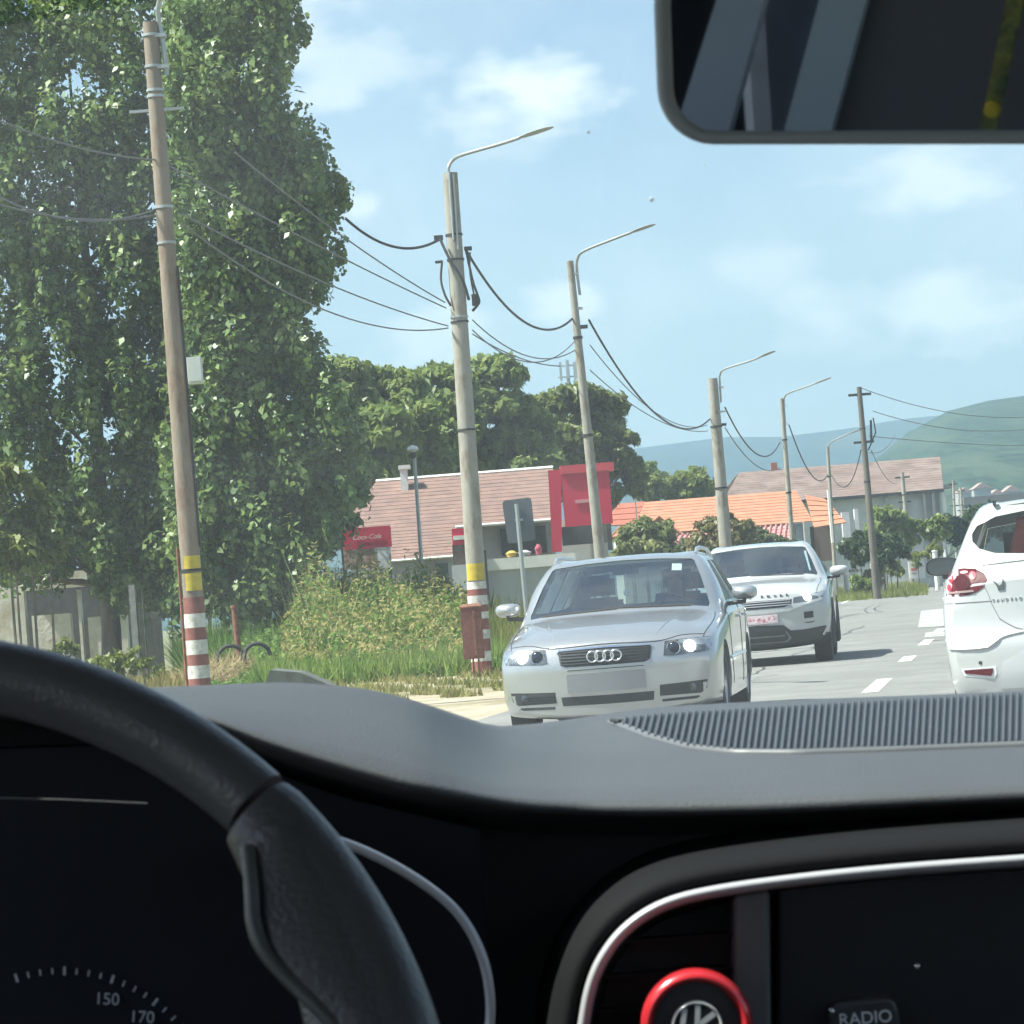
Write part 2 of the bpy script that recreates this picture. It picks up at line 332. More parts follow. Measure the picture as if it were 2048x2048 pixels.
def poplar(base, Y, outline, label, trunk_r, nclump, per, lsize=.122, name='poplar_tree', depth=1.7):
    """upright crown: branchlets fill the crown's volume (its outline is given), each carrying a sheaf of leaves"""
    t = empty(name, base, 0, label, 'tree'); cs, rr, tips = [], [], []
    xs = [p[0] for p in outline]; ys = [p[1] for p in outline]; cx = sum(xs) / len(xs)
    while len(cs) < nclump:
        px, py = RNG.uniform(min(xs), max(xs)), RNG.uniform(min(ys), max(ys))
        if not in_poly(px, py, outline): continue
        dy = RNG.uniform(-1, 1) * depth; p = atY(px, py, Y + dy)
        edge = min((in_poly(px + k, py, outline) + in_poly(px - k, py, outline)) for k in (35,)) < 2
        w = (.125 if edge else .25) * (.65 + .8 * RNG.random()); cs.append((p.x - base.x, dy, p.z)); rr.append((w * 1.1, w * 1.1, w * (1.7 + 1.0 * RNG.random()))); tips.append(p.z)
    top = max(tips)
    def tr(m):
        m.tube([(0, 0, -.1), (.05, .05, 1.2), (.0, .1, 3), (.1, .1, top * .55), (.05, 0, top * .85)], [trunk_r * 1.15, trunk_r, trunk_r * .85, trunk_r * .5, .02], 9)
        for i in range(0, nclump, 28):
            x, y, z_ = cs[i]; zb = max(2.0, z_ - 1.2 - abs(x) * 1.3)
            m.tube([(.05, .05, zb), (x * .5, y * .5, zb + (z_ - zb) * .35), (x * .92, y * .92, z_ - .3), (x, y, z_ + .4)], [trunk_r * .22, trunk_r * .16, .02, .006], 5)
    part('trunk', BARK, t, tr, 60)
    C, d = clumped(cs, rr, nclump * per, .55)
    leaf_mesh('crown', C, lsize, d * 1.1 + np.array([SUNH.x * .15, -.15, .25]), POPL, t, .95, .55, droop=.8, noise=.6)
    return t
def wpt(px, py, Y): return atY(px, py, Y)
# ------------------------------------------------------------------ cars
def pchip(x, y, q):
    x = np.array(x, float); y = np.array(y, float); h = np.diff(x); d = np.diff(y) / h
    m = np.zeros(len(x)); m[0], m[-1] = d[0], d[-1]
    for i in range(1, len(x) - 1):
        if d[i - 1] * d[i] > 0:
            w1 = 2 * h[i] + h[i - 1]; w2 = h[i] + 2 * h[i - 1]; m[i] = (w1 + w2) / (w1 / d[i - 1] + w2 / d[i])
    i = np.clip(np.searchsorted(x, q) - 1, 0, len(x) - 2); t = (q - x[i]) / h[i]
    return (y[i] * (1 + 2 * t) * (1 - t) ** 2 + m[i] * h[i] * t * (1 - t) ** 2 + y[i + 1] * t * t * (3 - 2 * t) + m[i + 1] * h[i] * t * t * (t - 1))
def loft(stations, warp, dx=.07, ns=5, mcol=14):
    stations = [(x, [(p[0][0], p[0][1] - .04)] + p[1:]) for x, p in stations]      # slightly keeled floor keeps the end caps free of overlaps
    xs = [s[0] for s in stations]; q = []
    for a, b in zip(xs[:-1], xs[1:]):
        k = max(2, int((b - a) / dx)); q += [a + (b - a) * i / k for i in range(k)]
    q = np.array(q + [xs[-1]]); K = len(stations[0][1])
    cp = np.stack([np.stack([pchip(xs, [s[1][k][c] for s in stations], q) for c in (0, 1)], -1) for k in range(K)], 1)   # (nq,K,2)
    rings = []
    for row in cp:
        ext = [(-row[1][0], row[1][1])] + [tuple(r) for r in row] + [(-row[-2][0], row[-2][1])]
        pts = spline(ext, ns); pts = pts[ns:-ns]; pts[0][0] = 0; pts[-1][0] = 0; rings.append(np.array(pts))
    S = len(rings[0]); v = []; f = []
    def ring(i, x):
        b = len(v)
        for y, z in rings[i]: v.append((x, y, z))
        for y, z in rings[i][-2:0:-1]: v.append((x, -y, z))
        return b
    R = 2 * S - 2; base = [ring(i, x) for i, x in enumerate(q)]
    for a, b in zip(base[:-1], base[1:]):
        for j in range(R): f.append((a + j, a + (j + 1) % R, b + (j + 1) % R, b + j))
    for b, i, x in ((base[0], 0, q[0]), (base[-1], len(q) - 1, q[-1])):
        prev = None
        for k in range(1, S - 1):
            y, z = rings[i][k]; row = [b + R - k]
            for c in range(1, mcol): row.append(len(v)); v.append((x, -y + 2 * y * c / mcol, z))
            row.append(b + k)
            if prev is None:
                for c in range(mcol): f.append((b, row[c], row[c + 1]))
            else:
                for c in range(mcol): f.append((prev[c], prev[c + 1], row[c + 1], row[c]))
            prev = row
        for c in range(mcol): f.append((b + S - 1, prev[c + 1], prev[c]))
    v = [warp(*p) for p in v]
    me = bpy.data.meshes.new('body'); me.from_pydata(v, [], f)
    bm = bmesh.new(); bm.from_mesh(me); bmesh.ops.remove_doubles(bm, verts=bm.verts, dist=1e-6); bmesh.ops.recalc_face_normals(bm, faces=bm.faces)
    if bm.calc_volume(signed=True) < 0: bmesh.ops.reverse_faces(bm, faces=bm.faces)
    bm.to_mesh(me); bm.free()
    return me
def bvh_of(me): return BVHTree.FromPolygons([v.co.copy() for v in me.vertices], [tuple(p.vertices) for p in me.polygons])
def sym(pts): return list(pts) + [(-y, z) for y, z in reversed(pts) if abs(y) > 1e-6]
def mirror(pts): return [(-y, z) for y, z in pts]
AX = {'F': (Vector((-3, 0, 0)), Vector((1, 0, 0)), lambda a, b: Vector((0, a, b))), 'R': (Vector((9, 0, 0)), Vector((-1, 0, 0)), lambda a, b: Vector((0, a, b))),
      'T': (Vector((0, 0, 4)), Vector((0, 0, -1)), lambda a, b: Vector((a, b, 0))), '+': (Vector((0, 3, 0)), Vector((0, -1, 0)), lambda a, b: Vector((a, 0, b))),
      '-': (Vector((0, -3, 0)), Vector((0, 1, 0)), lambda a, b: Vector((a, 0, b)))}
def hit(bv, ax, a, b):
    o, d, fn = AX[ax]; p, n, i, dist = bv.ray_cast(fn(a, b) + o, d); 
    return p
def patch(name, bv, ax, outline, off, material, parent, th=.02, cell=.05, smooth=40, dome=0):
    """a thin solid panel with the given outline (projected along ax) that follows the body surface, off metres proud of it"""
    o, d, fn = AX[ax]; bm = bmesh.new(); fc = bm.faces.new([bm.verts.new((a, b, 0)) for a, b in outline])
    xs = [p[0] for p in outline]; ys = [p[1] for p in outline]
    for lo, hi, no in ((min(xs), max(xs), (1, 0, 0)), (min(ys), max(ys), (0, 1, 0))):
        k = max(1, int((hi - lo) / cell))
        for i in range(1, k):
            c = lo + (hi - lo) * i / k
            bmesh.ops.bisect_plane(bm, geom=bm.verts[:] + bm.edges[:] + bm.faces[:], plane_co=Vector(no) * c, plane_no=no)
    bmesh.ops.triangulate(bm, faces=[f for f in bm.faces if len(f.verts) > 4])
    bad = None
    cx, cy = (min(xs) + max(xs)) / 2, (min(ys) + max(ys)) / 2
    for v in bm.verts:
        a, b = v.co.x, v.co.y; p = hit(bv, ax, a, b); s = 1.0
        while p is None and s > .5:
            s -= .03; p = hit(bv, ax, cx + (a - cx) * s, cy + (b - cy) * s)
        if p is None: p = fn(a, b)
        q = fn(a, b); P = Vector([pp if abs(dd) > .5 else qq for pp, qq, dd in zip(p, q, d)])
        rr = dome * max(0, 1 - ((a - cx) / (max(xs) - cx)) ** 2 - ((b - cy) / (max(ys) - cy)) ** 2) if dome else 0
        v.co = P - d * (off + rr)
    if th:
        fs = bm.faces[:]; g = bmesh.ops.extrude_face_region(bm, geom=fs)
        for e in g['geom']:
            if isinstance(e, bmesh.types.BMVert): e.co += d * th
    bmesh.ops.recalc_face_normals(bm, faces=bm.faces)
    me = bpy.data.meshes.new(name); bm.to_mesh(me); bm.free()
    return mobj(name, me, material, parent, smooth)
def seam(name, bv, ax, pts, r, material, parent, off=0, n=5):
    P = []
    for a, b in spline([(p[0], p[1], 0) for p in pts], 6) if False else [tuple(q[:2]) for q in spline(pts, 6)]:
        p = hit(bv, ax, a, b)
        if p is not None: P.append(p - AX[ax][1] * off)
    return part(name, material, parent, lambda m: m.tube(P, r, n), 60) if len(P) > 1 else None
def cut(me, cutters, name):
    o = mobj(name, me); tmp = []
    for cb in cutters:
        c = cb.build('cutter'); tmp.append(c)
        md = o.modifiers.new('b', 'BOOLEAN'); md.operation = 'DIFFERENCE'; md.solver = 'EXACT'; md.object = c
    dg = bpy.context.evaluated_depsgraph_get(); dg.update()
    new = bpy.data.meshes.new_from_object(o.evaluated_get(dg)); o.modifiers.clear(); o.data = new
    for c in tmp:
        cm = c.data; bpy.data.objects.remove(c); bpy.data.meshes.remove(cm)
    return o
def prism_ax(outline, ax, lo, hi):
    m = MB()
    if ax == 'x': m.prism([(lo, a, b) for a, b in outline], (hi - lo, 0, 0))
    else: m.prism([(a, lo, b) for a, b in outline], (0, hi - lo, 0))
    return m
def layers(ls):
    m = MB(); b = [[(x0, -w, z), (x1, -w1, z), (x1, w1, z), (x0, w, z)] for z, x0, x1, w, w1 in ls]
    for r in b: m.v += r
    for i in range(len(b) - 1):
        for j in range(4): m.f.append((i * 4 + j, i * 4 + (j + 1) % 4, i * 4 + 4 + (j + 1) % 4, i * 4 + 4 + j))
    m.f.append((0, 1, 2, 3)); k = 4 * len(b); m.f.append((k - 1, k - 2, k - 3, k - 4)); return m
def cyl_y(x, z, r, y0, y1, n=40):
    m = MB(); m.prism([(x + r * math.cos(2 * math.pi * i / n), y0, z + r * math.sin(2 * math.pi * i / n)) for i in range(n)], (0, y1 - y0, 0)); return m
TYRE = mat('tyre_rubber', (.022, .022, .024), .75, bump=.2, bscale=60, var=.3); RIM = mat('alloy_rim', (.52, .53, .54), .3, .85)
DARKP = mat('dark_trim_plastic', (.03, .032, .035), .55, var=.25, vscale=9); SEAM = mat('panel_gap', (.02, .02, .02), .8)
CHROME = mat('chrome', (.75, .76, .77), .12, 1); LENS = glass('lamp_lens', (.9, .93, .95), refl=.3)
LAMP = mat('lit_lamp', (1, 1, 1), .3, emit=(1, .98, .93), estr=22); REFL = mat('lamp_reflector', (.6, .62, .64), .18, .9)
REDL = mat('red_lamp_plastic', (.085, .006, .012), .4, spec=.12); REDLIT = mat('lit_red_lamp', (.3, .01, .02), .4, emit=(1, .02, .05), estr=.45)
SEATM = mat('dark_seat_fabric', (.03, .032, .036), .9, var=.3); WINDG = glass('windscreen_glass', (.72, .84, .85), refl=.32, dust=.006, dustcol=(.55, .7, .72))
SIDEG = glass('side_window_glass', (.6, .7, .7), refl=.8); SKIN = mat('skin', (.42, .25, .18), .55)
def wheel(parent, x, z, y, r, w, side, spokes=5):
    e = bpy.data.objects.new('wheel', None); 
    M = Matrix.Translation((x, y, z)) @ Matrix.Rotation(-side * math.pi / 2, 4, 'X')
    p = [(r * .66, -w * .46), (r * .8, -w * .5), (r * .95, -w * .46), (r, -w * .3), (r, w * .3), (r * .95, w * .46), (r * .8, w * .5), (r * .66, w * .44)]
    t = part('wheel', TYRE, parent, lambda m: m.lathe(p, 40, M), 50)
    def rim(m):
        m.lathe([(r * .67, -w * .44), (r * .66, w * .42), (r * .60, w * .44), (r * .57, w * .3), (r * .55, -w * .2), (r * .1, -w * .22)], 40, M)
        m.lathe([(r * .14, w * .2), (r * .12, w * .36), (0.001, w * .38)], 16, M)
        for i in range(spokes):
            A = M @ Matrix.Rotation(2 * math.pi * i / spokes, 4, 'Z')
            m.hexa([A @ Vector(q) for q in ((r * .1, -r * .07, w * .2), (r * .6, -r * .055, w * .28), (r * .6, r * .055, w * .28), (r * .1, r * .07, w * .2))],
                   [A @ Vector(q) for q in ((r * .1, -r * .06, w * .34), (r * .6, -r * .045, w * .41), (r * .6, r * .045, w * .41), (r * .1, r * .06, w * .34))])
    part('rim', RIM, t, rim, 40)
def mirror_housing(parent, M, paint, glassm, sc=1.0):
    """door mirror, opening faces +x (rear); M places it"""
    prof = [(0, .0), (.045, .012), (.066, .045), (.07, .085), (.066, .10)]
    def f(m):
        rows = []
        for r, h in prof:
            rows.append([M @ Vector((-.1 + h, math.copysign(abs(math.cos(t)) ** .7, math.cos(t)) * r * 1.75 * sc, math.copysign(abs(math.sin(t)) ** .7, math.sin(t)) * r * .95 * sc)) for t in [2 * math.pi * i / 24 for i in range(25)]])
        m.grid(rows)
    h = part('mirror', paint, parent, f, 60)
    part('mirror_glass', glassm, h, lambda m: m.add([M @ Vector((-.005, math.copysign(abs(math.cos(t)) ** .7, math.cos(t)) * .062 * 1.75 * sc, math.copysign(abs(math.sin(t)) ** .7, math.sin(t)) * .062 * .95 * sc)) for t in [2 * math.pi * i / 24 for i in range(24)]], [tuple(range(24))]))
    part('mirror_arm', DARKP, h, lambda m: m.tube([M @ Vector((-.06, 0, -.045)), M @ Vector((-.04, -.0, -.075)), M @ Vector((-.0, -.16, -.085))], .018, 8), 60)
def seat(name, x, y, zb, zt, parent):
    def f(m):
        m.hexa([(x - .5, y - .25, .36), (x, y - .25, .36), (x, y + .25, .36), (x - .5, y + .25, .36)], [(x - .5, y - .24, zb), (x + .02, y - .24, zb - .05), (x + .02, y + .24, zb - .05), (x - .5, y + .24, zb)])
        m.hexa([(x - .1, y - .25, zb - .08), (x + .05, y - .25, zb - .08), (x + .05, y + .25, zb - .08), (x - .1, y + .25, zb - .08)], [(x + .12, y - .19, zt), (x + .22, y - .19, zt), (x + .22, y + .19, zt), (x + .12, y + .19, zt)])
        m.box((x + .2, y, zt + .12), (.09, .25, .15)); m.tube([(x + .18, y - .06, zt - .02), (x + .2, y - .06, zt + .06)], .008, 6); m.tube([(x + .18, y + .06, zt - .02), (x + .2, y + .06, zt + .06)], .008, 6)
    o = part(name, SEATM, parent, f); b = o.modifiers.new('bev', 'BEVEL'); b.width = .03; b.segments = 3; return o
def place_person(name, label, P, parent_M, shirt, hair):
    """seated driver: one skinned body, arms to the wheel"""
    J = {'pelvis': (0, 0, 0), 'belly': (-.03, 0, .16), 'chest': (.0, 0, .36), 'neck': (.03, 0, .52), 'skull0': (.015, 0, .60), 'skull1': (.0, 0, .72),
         'shl': (.0, .18, .43), 'ell': (-.2, .26, .22), 'hal': (-.42, .15, .28), 'shr': (.0, -.18, .43), 'elr': (-.2, -.26, .22), 'har': (-.42, -.15, .28),
         'knl': (-.46, .12, .06), 'ftl': (-.62, .12, -.34), 'knr': (-.46, -.12, .06), 'ftr': (-.62, -.12, -.34)}
    Rr = dict(pelvis=.15, belly=.14, chest=.16, neck=.055, skull0=.075, skull1=.085, shl=.07, ell=.045, hal=.035, shr=.07, elr=.045, har=.035, knl=.075, ftl=.045, knr=.075, ftr=.045)
    E = [('pelvis', 'belly'), ('belly', 'chest'), ('chest', 'neck'), ('neck', 'skull0'), ('skull0', 'skull1'), ('chest', 'shl'), ('shl', 'ell'), ('ell', 'hal'), ('chest', 'shr'), ('shr', 'elr'), ('elr', 'har'),
         ('pelvis', 'knl'), ('knl', 'ftl'), ('pelvis', 'knr'), ('knr', 'ftr')]
    ks = list(J); me = bpy.data.meshes.new(name); me.from_pydata([J[k] for k in ks], [(ks.index(a), ks.index(b)) for a, b in E], [])
    o = mobj(name, me); o.modifiers.new('skin', 'SKIN'); sv = me.skin_vertices[0].data
    for i, k in enumerate(ks): sv[i].radius = (Rr[k], Rr[k]); sv[i].use_root = k == 'pelvis'
    o.modifiers.new('sub', 'SUBSURF').levels = 2; o.modifiers['sub'].render_levels = 2
    dg = bpy.context.evaluated_depsgraph_get(); nm = bpy.data.meshes.new_from_object(o.evaluated_get(dg)); bpy.data.objects.remove(o)
    nm.materials.clear(); nm.materials.append(shirt); nm.materials.append(SKIN)
    for p in nm.polygons: p.material_index = 1 if (p.center.z > .5 or (p.center.x < -.36 and p.center.z > .2)) else 0; p.use_smooth = True
    b = bpy.data.objects.new('person', nm); COL.objects.link(b); b.matrix_world = parent_M @ Matrix.Translation(P); tag(b, label, 'person')
    def hr(m):
        rows = []
        for i in range(7):
            ph = math.pi * (.5 - .62 * i / 6 + .0)
            rows.append([(.012 + .098 * math.cos(ph) * math.cos(t), .09 * math.cos(ph) * math.sin(t), .705 + .098 * math.sin(ph) + (.05 if (math.cos(t) < -.3 and i > 3) else 0)) for t in [2 * math.pi * k / 20 for k in range(21)]])
        m.grid(rows)
    part('hair', hair, b, hr, 180)
    part('nose', SKIN, b, lambda m: m.hexa([(-.082, -.014, .645), (-.112, -.008, .648), (-.112, .008, .648), (-.082, .014, .645)], [(-.08, -.008, .70), (-.088, -.004, .70), (-.088, .004, .70), (-.08, .008, .70)]))
    return b
def car_matrix(front, heading_away):
    """front bumper point on the ground; local +x (rearwards) points along the unit vector heading_away"""
    return Matrix.Translation(front) @ Matrix.Rotation(math.atan2(heading_away[1], heading_away[0]), 4, 'Z')
def road_vec(a): return (math.sin(a), math.cos(a))

# ---- silver estate car coming towards us
SILVER = mat('silver_paint', (.46, .465, .465), .3, .7, coat=1, var=.03, vscale=2)
def estate():
    hv = road_vec(rad(8.0)); M = car_matrix(atY(1221, 1470, 23.3).xy.to_3d(), hv)
    root = empty('estate_car', label='silver estate car with roof rails and lit headlights coming towards us', cat='car'); root.matrix_world = M
    st = [(0, [(0, .22), (.60, .22), (.73, .29), (.79, .46), (.785, .6), (.73, .685), (.56, .715), (.3, .728), (0, .732)]),
          (.03, [(0, .2), (.66, .2), (.78, .285), (.825, .47), (.82, .62), (.765, .705), (.57, .738), (.3, .752), (0, .757)]),
          (.12, [(0, .19), (.72, .19), (.83, .28), (.855, .48), (.85, .645), (.795, .735), (.58, .775), (.3, .79), (0, .795)]),
          (.45, [(0, .18), (.76, .18), (.865, .27), (.878, .5), (.87, .69), (.825, .785), (.61, .84), (.3, .862), (0, .865)]),
          (.9, [(0, .18), (.78, .18), (.875, .27), (.886, .52), (.876, .75), (.838, .84), (.64, .9), (.32, .922), (0, .925)]),
          (1.15, [(0, .18), (.78, .18), (.875, .27), (.887, .54), (.878, .79), (.845, .872), (.68, .93), (.33, .952), (0, .955)]),
          (1.25, [(0, .18), (.78, .18), (.875, .27), (.887, .54), (.88, .80), (.85, .885), (.735, .965), (.37, 1.0), (0, 1.005)]),
          (1.6, [(0, .18), (.78, .18), (.876, .27), (.888, .54), (.884, .84), (.862, .91), (.735, 1.17), (.42, 1.205), (0, 1.215)]),
          (2.0, [(0, .18), (.78, .18), (.876, .27), (.888, .54), (.886, .86), (.864, .925), (.665, 1.345), (.42, 1.39), (0, 1.402)]),
          (2.4, [(0, .18), (.78, .18), (.876, .27), (.888, .54), (.886, .87), (.864, .935), (.64, 1.372), (.4, 1.415), (0, 1.427)]),
          (3.3, [(0, .18), (.78, .18), (.876, .27), (.888, .54), (.886, .88), (.86, .945), (.63, 1.37), (.4, 1.41), (0, 1.422)]),
          (4.0, [(0, .2), (.76, .2), (.87, .28), (.885, .54), (.87, .88), (.83, .95), (.6, 1.325), (.38, 1.365), (0, 1.375)]),
          (4.2, [(0, .22), (.74, .22), (.86, .29), (.87, .54), (.85, .87), (.80, .95), (.6, 1.18), (.38, 1.21), (0, 1.22)]),
          (4.42, [(0, .25), (.68, .25), (.8, .31), (.83, .54), (.8, .83), (.73, .93), (.52, .955), (.3, .965), (0, .97)]),
          (4.53, [(0, .28), (.6, .28), (.74, .33), (.78, .52), (.74, .78), (.66, .86), (.5, .885), (.3, .894), (0, .90)])]
    def warp(x, y, z):
        k = .19 - .34 * min(1, max(0, (x - 2.0) / 2.5)); w = max(0, 1 - x / .35)
        return (x + k * (abs(y) / .85) ** 2.2 + w * (.55 * max(0, z - .56) ** 1.3 + .12 * max(0, .36 - z)), y, z)
    me = loft(st, warp); bv = bvh_of(me)
    ws = sym([(0, .992), (.35, .984), (.62, .962), (.735, .945), (.742, .975), (.665, 1.195), (.602, 1.335), (.575, 1.352), (.3, 1.374), (0, 1.382)])
    sw = [[(1.85, .985), (2.72, .985), (2.72, 1.335), (2.42, 1.33), (2.2, 1.24)], [(2.8, .99), (3.5, .995), (3.48, 1.335), (2.8, 1.337)], [(3.58, 1.0), (3.98, 1.02), (3.85, 1.3), (3.56, 1.33)]]
    rw = sym([(0, 1.0), (.6, 1.01), (.52, 1.29), (0, 1.33)])
    cuts = [layers([(.5, 1.5, 3.9, .74, .74), (.93, 1.42, 4.1, .8, .78), (1.352, 2.16, 3.9, .57, .54)]), prism_ax(ws, 'x', .9, 2.3), prism_ax(rw, 'x', 3.6, 5)]
    cuts += [prism_ax(s, 'y', -1.2, 1.2) for s in sw]
    R = .318; wx = (.9, 3.55)
    cuts += [cyl_y(x, R, R + .045, s * .6, s * 1.1) for x in wx for s in (-1, 1)]
    b = cut(me, cuts, 'body'); b.parent = root; b.data.materials.clear(); b.data.materials.append(SILVER)
    b.data.polygons.foreach_set('use_smooth', [True] * len(b.data.polygons)); b.data.set_sharp_from_angle(angle=rad(32))
    for x in wx:
        for s in (-1, 1): wheel(root, x, R, s * .765, R, .205, s)
    patch('windscreen', bv, 'F', ws, -.012, WINDG, root, th=0, cell=.1)
    patch('rear_window', bv, 'R', rw, -.012, SIDEG, root, th=0, cell=.15)
    for s in sw:
        for ax in '+-': patch('side_window', bv, ax, s, -.01, SIDEG, root, th=0, cell=.2)
    # front: grille, emblem, lamps, intakes, plate
    g = patch('grille', bv, 'F', sym([(0, .563), (.31, .566), (.352, .585), (.368, .675), (.355, .692), (0, .70)]), .006, DARKP, root)
    for i in range(5):
        z = .585 + i * .023; patch('grille_bar', bv, 'F', sym([(0, z), (.35, z), (.35, z + .006), (0, z + .006)]), .013, mat('grille_bar_plastic', (.035, .037, .04), .5), g, th=.006)
    patch('grille_frame', bv, 'F', sym([(0, .70), (.357, .692), (.372, .676), (.38, .68), (.362, .704), (0, .714)]), .012, CHROME, g, th=.015)
    em = MB()
    for i in range(4):
        cy = (i - 1.5) * .062; p = hit(bv, 'F', cy, .635)
        em.lathe([(.041 + .0075 * math.cos(t), .0075 * math.sin(t)) for t in [2 * math.pi * k / 8 for k in range(8)]], 28, Matrix.Translation((p.x - .03, cy, .635)) @ Matrix.Rotation(math.pi / 2, 4, 'Y'), True)
    em.build('emblem', CHROME, root, 60)
    hl = [(.455, .603), (.52, .597), (.80, .612), (.822, .65), (.818, .715), (.79, .722), (.6, .72), (.47, .712)]
    for s in (1, -1):
        o = hl if s > 0 else mirror(hl)
        q = patch('headlight', bv, 'F', o, .004, mat('headlight_inner', (.09, .10, .115), .35, .3), root, th=.03)
        for cy, rr, mm in ((.535, .048, mat('dark_projector', (.05, .06, .09), .1, .6)), (.655, .047, LAMP)):
            p = hit(bv, 'F', s * cy, .658)
            Q = Matrix.Translation((p.x - .012, s * cy, .658)) @ Matrix.Rotation(-math.pi / 2, 4, 'Y')
            part('projector' if mm is not LAMP else 'bulb', mm, q, lambda m: m.lathe([(.0005, .014), (rr * .6, .011), (rr * .95, 0), (rr * .97, -.02)], 24, Q), 60)
            part('bulb_ring', CHROME, q, lambda m: m.lathe([(rr, .004), (rr * 1.12, .006), (rr * 1.14, -.01)], 24, Q), 40)
        patch('turn_lamp', bv, 'F', [(s * a, z) for a, z in ((.735, .625), (.80, .635), (.805, .70), (.74, .705))], .008, mat('turn_reflector', (.22, .23, .24), .3, .6), q, th=.01)
        patch('headlight_lens', bv, 'F', o, .026, LENS, q, th=0)
        fg = [(.405, .292), (.72, .29), (.765, .325), (.775, .392), (.6, .384), (.41, .378)]
        q = patch('fog_intake', bv, 'F', fg if s > 0 else mirror(fg), .003, DARKP, root, th=.01)
        for i in range(3):
            z = .31 + .02 * i; patch('intake_bar', bv, 'F', [(s * a, c) for a, c in ((.42, z), (.70, z), (.70, z + .006), (.42, z + .006))], .009, MATS['grille_bar_plastic'], q, th=.005)
        p = hit(bv, 'F', s * .66, .34)
        part('fog_lamp', mat('dark_fog_lens', (.09, .10, .11), .2, .5), q, lambda m: m.lathe([(.0005, .006), (.024, .004), (.03, 0)], 20, Matrix.Translation((p.x - .006, s * .66, .34)) @ Matrix.Rotation(-math.pi / 2, 4, 'Y')), 60)
        li = [(.42, .245), (.72, .25), (.70, .272), (.42, .266)]
        patch('lower_intake', bv, 'F', li if s > 0 else mirror(li), .003, DARKP, root, th=.01)
    patch('centre_intake', bv, 'F', sym([(0, .262), (.355, .266), (.365, .335), (0, .332)]), .003, DARKP, root, th=.01)
    patch('bumper_strip', bv, 'F', sym([(0, .535), (.30, .535), (.30, .541), (0, .541)]), .004, SEAM, root, th=.01)
    pl = patch('number_plate', bv, 'F', sym([(0, .365), (.30, .365), (.308, .375), (.308, .50), (.30, .51), (0, .51)]), .016, mat('plate_blank', (.19, .20, .21), .5, var=.12, vscale=1.2), root, th=.012)
    seam('bonnet_gap', bv, 'F', [(-.76, .742), (-.6, .748), (-.4, .716), (0, .726), (.4, .716), (.6, .748), (.76, .742)], .004, SEAM, root)
    for s in (1, -1):
        seam('bonnet_gap', bv, 'T', [(.25, s * .76), (.6, s * .79), (1.0, s * .80), (1.28, s * .79)], .004, SEAM, root)
        ax = '+' if s > 0 else '-'
        seam('door_gap', bv, ax, [(1.55, .9), (1.5, .7), (1.52, .3)], .004, SEAM, root); seam('door_gap', bv, ax, [(2.76, .95), (2.76, .6), (2.72, .28)], .004, SEAM, root)
        seam('door_gap', bv, ax, [(3.5, .95), (3.45, .8), (3.25, .5), (3.2, .28)], .004, SEAM, root)
        seam('side_moulding', bv, ax, [(1.3, .52), (2.3, .52), (3.1, .52)], .016, SILVER, root)
        for x in (2.55, 3.35): seam('door_handle', bv, ax, [(x - .09, .84), (x, .845), (x + .09, .84)], .014, SILVER, root, off=.012)
        # raised bonnet crease
        seam('bonnet_crease', bv, 'T', [(.16, s * .40), (.5, s * .47), (.9, s * .53), (1.15, s * .56)], .010, SILVER, root, off=-.006)
        P = [hit(bv, 'T', x, s * .60) for x in (2.16, 2.3, 2.6, 3.0, 3.4, 3.75, 3.86)]
        for p, dz in zip(P, (.0, .035, .045, .045, .045, .035, 0)): p.z += dz
        rl = part('roof_rail', mat('satin_rail', (.6, .61, .62), .3, .8), root, lambda m: m.tube(P, .017, 8), 60)
        mirror_housing(root, Matrix.Translation((1.93, s * 1.0, 1.035)) @ Matrix.Diagonal((1, s, 1, 1)), SILVER, CHROME, .88)
    # roof bar front end knob seen over the windscreen
    patch('wiper', bv, 'F', [(-.6, .968), (.1, .995), (.1, 1.004), (-.6, .980)], .012, SEAM, root, th=.01); patch('wiper', bv, 'F', [(.0, .985), (.64, .962), (.64, .973), (.0, .996)], .012, SEAM, root, th=.01)
    # inside
    def dash(m):
        m.hexa([(1.44, -.72, .6), (1.75, -.72, .6), (1.75, .72, .6), (1.44, .72, .6)], [(1.46, -.72, .93), (1.72, -.7, .90), (1.72, .7, .90), (1.46, .72, .93)])
        m.hexa([(1.6, .18, .88), (1.76, .18, .88), (1.76, .56, .88), (1.6, .56, .88)], [(1.6, .24, .97), (1.74, .24, .96), (1.74, .5, .96), (1.6, .5, .97)])
    part('dashboard', DARKP, root, dash)
    for y in (-.36, .36): seat('front_seat', 2.72, y, .58, 1.08, root)
    seat('rear_seat', 3.5, -.4, .58, 1.05, root); seat('rear_seat', 3.5, .4, .58, 1.05, root)
    # local +y is the side away from the kerb in the picture's left; the driver sits on the car's own left (local -y)
    Q = Matrix.Translation((2.0, -.36, .88)) @ Matrix.Rotation(rad(-65), 4, 'Y')
    part('steering_wheel', DARKP, root, lambda m: (m.lathe([(.185 + .014 * math.cos(t), .014 * math.sin(t)) for t in [2 * math.pi * k / 8 for k in range(8)]], 32, Q, True), m.box(Q @ Vector((0, 0, -.02)), (.1, .1, .1)), m.box((2.0, -.36, .88), (.03, .34, .05))), 60)
    part('inner_mirror', DARKP, root, lambda m: m.box((2.08, 0, 1.29), (.03, .22, .06)))
    patch('windscreen_sticker', bv, 'F', [(-.50, 1.26), (-.42, 1.265), (-.42, 1.32), (-.50, 1.315)], -.02, mat('white_sticker', (.75, .8, .78), .6, var=.25, vscale=30), root, th=.002)
